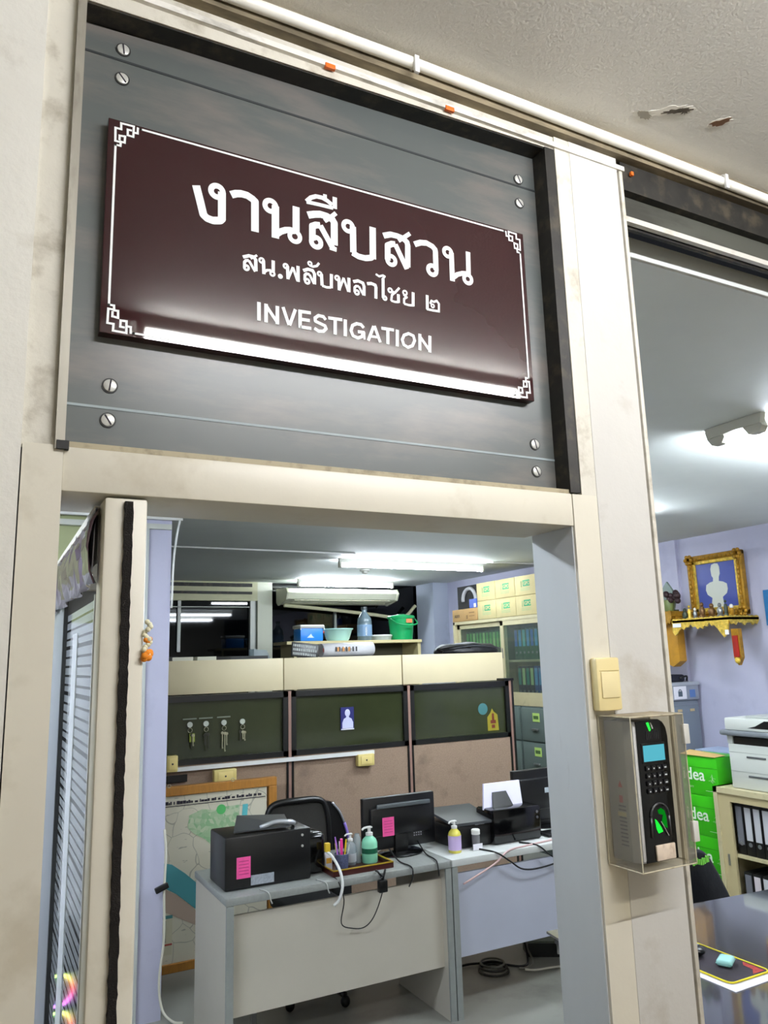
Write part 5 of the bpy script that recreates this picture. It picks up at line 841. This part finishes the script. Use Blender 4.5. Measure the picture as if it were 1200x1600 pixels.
# ---------------------------------------------------------------- green paper cartons
lw=mat('white_box_print',0xE9F6E4,.6)
for i in range(4):
    z0=.002+i*.2645
    T=thing('paper_carton',['bottom','third from the top','second from the top','topmost open'][i]+' bright green paper carton of the stack beside the beige cabinet','box',(4.62,2.84,z0),'green paper cartons')
    MB().box(4.50,4.74,2.69,2.995,z0,z0+.263,.003).build('carton',green_box,T,smooth=True)
    bx('lid_seam',mat('dark_green_seam',0x1E7A08,.6),T,4.4985,4.50,2.69,2.995,z0+.185,z0+.187)
    text('brand_text','idea','-x',(4.498,2.985,z0+.10),.115,lw,T,bold=.0012); q=MB(); rr=random.Random(3)
    for a in range(16):
        an=rr.uniform(0,6.28); l_=rr.uniform(.008,.035); q.tube([(4.4982,2.738,z0+.09+a*.004),(4.4982,2.738+l_*math.cos(an),z0+.09+a*.004+l_*math.sin(an))],.0012,4)
    q.build('plant_drawing',mat('pale_green_line',0xA6D898,.6),T); bx('footer_line',lw,T,4.4985,4.4995,2.70,2.80,z0+.035,z0+.037); text('small_text','80 gsm','-x',(4.498,2.985,z0+.045),.03,mat('soft_print',0x9FDB8C,.6),T)
    if i==3: MB().poly([(4.49,2.69,z0+.264),(4.49,2.99,z0+.264),(4.60,2.995,z0+.285),(4.60,2.69,z0+.27)],.002,'z').build('open_flap',mat('flap_brown',0xC9A86A,.8),T)
T=thing('paper_carton','blue and white paper carton behind the green stack beside the printer','box',(4.95,3.05,.0)); bx('carton',mat('royal_blue_carton',0x1C2FA0,.4),T,4.86,5.1,2.80,3.17,.78,1.04); bx('white_lid',mat('lid_bluewhite',0xAFC0DC,.5),T,4.857,5.105,2.797,3.173,1.04,1.05); text('brand_text','Double A','-x',(4.858,3.065,.995),.045,paper,T,bold=.001); bx('logo_square',mat('sky_logo',0x8FC8F0,.5),T,4.8575,4.86,3.10,3.14,.99,1.03)
T=thing('paper_carton','blue carton under the blue and white paper carton, mostly hidden','box',(4.95,3.0,0)); bx('carton',mat('royal_blue_carton',0x1C2FA0,.4),T,4.86,5.1,2.80,3.17,.39,.779); bx('base_carton',mat('royal_blue_carton',0x1C2FA0,.4),T,4.86,5.1,2.80,3.17,0,.389)
# ---------------------------------------------------------------- binder cabinet with copier
K=thing('binder_cabinet','beige steel cabinet with open front holding black binders, the multifunction printer on top','cabinet',(4.65,2.2,0))
ya,yb=1.45,2.675; za,zb=0,.885; x0=4.42
b_=MB(); b_.box(x0,4.87,ya,yb,zb-.035,zb); b_.box(x0,4.87,ya,yb,za,za+.06); b_.box(x0,4.87,yb-.03,yb,za,zb); b_.box(x0,4.87,ya,ya+.03,za,zb); b_.box(4.85,4.87,ya,yb,za,zb); b_.build('carcass',tan_metal,K)
bx('shelf_board',tan_metal,K,x0+.035,4.84,ya+.03,yb-.03,.455,.475); d=MB(); d.box(x0+.012,x0+.03,2.56,2.645,.06,.85); d.box(x0+.012,x0+.03,ya,2.56,.80,.85); d.box(x0+.012,x0+.03,ya,2.56,.06,.10); d.build('door_frame',mat('beige_steel_door',0xC4B68C,.4),K); bx('pull',mat('steel_pull',0x8E8C84,.35,metal=.5),K,x0+.008,x0+.013,2.60,2.615,.40,.47)
PW=binder_proto('w',0x0B0B0C,0xC9CBD0,w=.062,labz=(.30,.95)); PR=binder_proto('r',0x0B0B0C,0xD8CFD4,lab2=0xC9522E,w=.062,labz=(.12,.95)); PT=binder_proto('t',0x0B0B0C,0x86C9A8,w=.062,labz=(.2,.95)); PD=binder_proto('d',0x0B0B0C,0x6E7078,w=.062,labz=(.2,.95))
for i in range(6): place([PD,PW,PW,PW,PW,PW][i],(4.47,2.53-i*.066,.477),'black binder with '+('grey' if i==0 else 'white')+' spine, '+ordn[i]+' from left on upper shelf of beige cabinet','black binders in the beige cabinet')
for i in range(5): place([PD,PR,PW,PT,PW][i],(4.47,2.51-i*.066,.062),'black binder with '+['grey','white and orange','white','mint green','white'][i]+' spine, '+ordn[i]+' from left on lower shelf of beige cabinet','black binders in the beige cabinet')
for p in (PW,PR,PT,PD): jut(p)
P=thing('multifunction_printer','white-grey multifunction printer with a grey control ledge, on the beige binder cabinet','printer',(4.65,2.34,.887)); wg=mat('warm_white_plastic',0xC9CDC6,.4)
q=MB(); q.box(4.47,4.84,2.12,2.555,.887,1.17,.008); q.box(4.60,4.84,2.12,2.555,1.17,1.225); q.box(4.47,4.60,2.12,2.16,1.17,1.225); q.box(4.47,4.60,2.515,2.555,1.17,1.225); q.build('body',wg,P,smooth=True); 
MB().box(4.472,4.62,2.17,2.51,1.118,1.215,.004).build('output_slot',black,P,smooth=True)
q=MB(); q.box(4.43,4.83,2.10,2.585,1.222,1.255,.012); q.build('control_ledge',mat('slate_plastic',0x6E7378,.35),P,smooth=True); q=MB(); q.box(4.455,4.84,2.10,2.555,1.255,1.335,.01); q.build('scanner_lid',wg,P,smooth=True)
MB().poly([(4.454,2.38,1.275),(4.454,2.32,1.29),(4.454,2.25,1.325),(4.454,2.09,1.325),(4.454,2.09,1.275)],.006,'x').build('feeder_recess',black,P); MB().box(4.5,4.8,2.12,2.42,1.335,1.35,.004).build('feeder_tray',mat('feeder_grey',0xA9ADA9,.4),P,smooth=True)
for z in (.965,1.085): MB().box(4.466,4.472,2.28,2.42,z,z+.012,.002).build('drawer_grip',mat('grip_dark',0x4A4C4E,.4),P)
q=MB()
for z in (.985,1.105): q.box(4.4685,4.471,2.125,2.55,z+.01,z+.012)
q.box(4.4685,4.471,2.195,2.198,.985,1.11); q.build('panel_gap',mat('gap_grey',0x8A8D88,.5),P); bx('paper_gauge',mat('grip_dark',0x4A4C4E,.4),P,4.467,4.47,2.16,2.175,.92,.97)
# ---------------------------------------------------------------- near desk with glass top
D3=thing('glass_top_desk','dark grey desk with a reflective glass top, seen through the opening beside the post','desk',(2.3,.8,0))
gt=mat('reflective_grey_glass_top',0x4A4C52,.06,var=.1,vscale=3,spec=.8,coat=.8)
q=MB(); q.poly([(1.80,.25,.742),(3.6,.25,.742),(3.6,1.27,.742),(2.68,1.355,.742),(1.98,1.42,.742)],.008,'z'); q.build('glass_top',gt,D3); q=MB(); q.poly([(1.82,.27,.71),(3.58,.27,.71),(3.58,1.25,.71),(2.0,1.40,.71)],.031,'z'); q.build('desk_top',mat('dark_desk_board',0x3A3A3C,.4),D3)
bx('side_panel',mat('grey_desk_side',0x6A6A68,.5),D3,2.0,2.03,.30,1.36,0,.709); bx('side_panel',mat('grey_desk_side',0x6A6A68,.5),D3,3.5,3.53,.30,1.22,0,.709); bx('front_panel',mat('grey_desk_side',0x6A6A68,.5),D3,2.03,3.5,.36,.38,.25,.709)
o=MB().poly([(2.118,1.06,.7505),(2.118,.69,.7505),(2.335,.695,.7505),(2.338,1.06,.7505)],.002,'z').build('paper_sheet',paper); tag(o,'white sheet of paper lying under the yellow-edged mouse pad','paper')
P=thing('mouse_pad','dark mouse pad with a yellow border and red glow pattern on the glass-top desk','mouse pad',(2.2,.78,.753))
def rr_(cx,cy,hx,hy,r,rot=0):
    o=[]
    for sx_,sy_,a0 in ((1,1,0),(-1,1,PI/2),(-1,-1,PI),(1,-1,PI*1.5)):
        for k in range(5):
            a=a0+k*PI/8; x=sx_*(hx-r)+r*math.cos(a); y=sy_*(hy-r)+r*math.sin(a); o.append((cx+x*math.cos(rot)-y*math.sin(rot),cy+x*math.sin(rot)+y*math.cos(rot)))
    return o
cx,cy,rot=2.242,.885,0
MB().poly([(x,y,.753) for x,y in rr_(cx,cy,.092,.152,.02,rot)],.003,'z').build('pad',mat('dark_violet_cloth',0x1E1622,.9,var=.5,vscale=9),P)
q=MB(); A_=rr_(cx,cy,.094,.154,.021,rot); q.tube([(x,y,.7565) for x,y in A_+[A_[0]]],.0028,6); q.build('yellow_border',mat('vivid_yellow',0xE9D81E,.6),P,smooth='all')
MB().poly([(x,y,.7562) for x,y in [(2.27,.745),(2.325,.745),(2.328,.83),(2.305,.81),(2.30,.77)]],.0004,'z').build('red_print',mat('red_print',0x9E2418,.8,var=.5,vscale=60),P)
P=thing('earbud_case','pale turquoise rounded earbud case on the dark mouse pad','case',(2.27,.85,.757)); M=Matrix.Translation((2.262,.842,.768))@Matrix.Rotation(.5,4,'Z'); MB().box(-.034,.034,-.025,.025,-.0105,.0105,.010,4,M=M).build('case_body',mat('pale_turquoise',0xA9E4E0,.15),P,smooth=True)
M=Matrix.Translation((2.262,.842,.7675))@Matrix.Rotation(.5,4,'Z'); MB().box(-.0345,.0345,-.0255,.0255,-.0006,.0006,.0004,1,M=M).build('lid_seam',mat('seam_turq',0x6FAFAE,.3),P)
P=thing('computer_mouse','black computer mouse on the mouse pad beside the post','mouse',(2.24,.95,.757)); MB().sphere((2.243,.955,.774),.033,(.95,1.25,.5),16).build('shell',black,P,smooth='all'); bx('top_label',mat('grey_print_lbl',0x7E8284,.4),P,2.23,2.256,.94,.97,.7895,.7908)
P=thing('wooden_block','small brown carton standing on the glass-top desk behind the mouse','box',(2.28,1.02,.75)); MB().box(2.235,2.285,.98,1.02,.7505,.80,.002).build('carton',mat('dull_brown_card',0x7A6038,.8),P,smooth=True)
# chair with headrest beyond the desk
T=thing('office_chair','black chair with a green logo, between the glass-top desk and the green cartons','chair',(3.05,1.72,0))
pr=[(2.90,.50),(2.92,.62),(2.945,.75),(2.96,.82),(2.99,.855),(3.03,.87),(3.08,.86),(3.12,.82),(3.17,.74),(3.22,.65),(3.28,.52)]
o=MB().poly([(x,1.60,z) for x,z in pr],.09).build('backrest',mat('black_leather',0x0C0E12,.35,bump=.3,bscale=20),T); md=o.modifiers.new('b','BEVEL'); md.width=.03; md.segments=4
for p in o.data.polygons: p.use_smooth=True
q=MB(); rr=random.Random(12)
for k in range(9): q.box(2.985+k*.012,2.994+k*.012,1.594,1.6,.805+.004*math.sin(k),.835+rr.uniform(-.008,.006),.001)
q.build('green_logo',mat('lime_logo',0x7ACB4A,.6),T); MB().tube(smooth_line([(2.935,1.60,.86),(2.925,1.595,.80),(2.93,1.595,.72),(2.95,1.595,.64),(2.965,1.595,.58)],5),.007,8).build('silver_rail',mat('silver_rail',0xD9DCE2,.25,metal=.4),T,smooth='all')
MB().box(2.86,3.32,1.62,2.05,.42,.50,.03,3).build('seat',black,T,smooth=True); MB().cyl((3.09,1.85,.11),.028,.31).build('gas_column',black,T,smooth=True)
for a in range(5):
    q=a*2*PI/5; MB().tube([(3.09,1.85,.11),(3.09+.27*math.cos(q),1.85+.27*math.sin(q),.06)],.018,8).build('leg',black,T,smooth=True); MB().sphere((3.09+.27*math.cos(q),1.85+.27*math.sin(q),.032),.03,(1,.7,1)).build('caster',black,T,smooth=True)

# ---------------------------------------------------------------- computer with colour ring fans, mirrored in the glazing of the door leaf
P=thing('gaming_computer','dark computer tower with rainbow ring fans behind the door leaf, mirrored in its glass','computer',(-.06,2.72,0))
MB().box(-.17,.04,2.60,2.98,.0,.66,.006).build('tower_case',black,P,smooth=True)
rm=bpy.data.materials.new('rainbow_ring_light'); rm.use_nodes=True; nt=rm.node_tree; N=nt.nodes; Lk=nt.links; N.remove(N['Principled BSDF'])
tc=N.new('ShaderNodeTexCoord'); g=N.new('ShaderNodeTexGradient'); g.gradient_type='RADIAL'; mp=N.new('ShaderNodeMapping'); mp.inputs['Rotation'].default_value=(PI/2,0,0); Lk.new(tc.outputs['Object'],mp.inputs[0]); Lk.new(mp.outputs[0],g.inputs[0])
hs=N.new('ShaderNodeCombineColor'); hs.mode='HSV'; Lk.new(g.outputs['Fac'],hs.inputs[0]); hs.inputs[1].default_value=.8; hs.inputs[2].default_value=1
e=N.new('ShaderNodeEmission'); e.inputs['Strength'].default_value=5; Lk.new(hs.outputs[0],e.inputs[0]); Lk.new(e.outputs[0],N['Material Output'].inputs['Surface'])
for z in (.485,.345,.205):
    r=MB().torus((0,0,0),.058,.0055,'y',36,8).build('ring_fan',rm,None,smooth='all'); r.parent=P; r.location=(-.075-P.location.x,2.592-P.location.y,z); ORG[r.name]=ORG[P.name]
# ---------------------------------------------------------------- world and view
w=bpy.data.worlds.new('world'); SC.world=w; w.use_nodes=True
w.node_tree.nodes['Background'].inputs[0].default_value=(.55,.6,.7,1); w.node_tree.nodes['Background'].inputs[1].default_value=.02
SC.view_settings.view_transform='Standard'; SC.view_settings.look='None'; SC.view_settings.gamma=1; SC.view_settings.use_curve_mapping=False
SC.view_settings.exposure=.08
SC.cycles.use_denoising=True; SC.cycles.max_bounces=8; SC.cycles.transparent_max_bounces=12
bpy.context.view_layer.update()
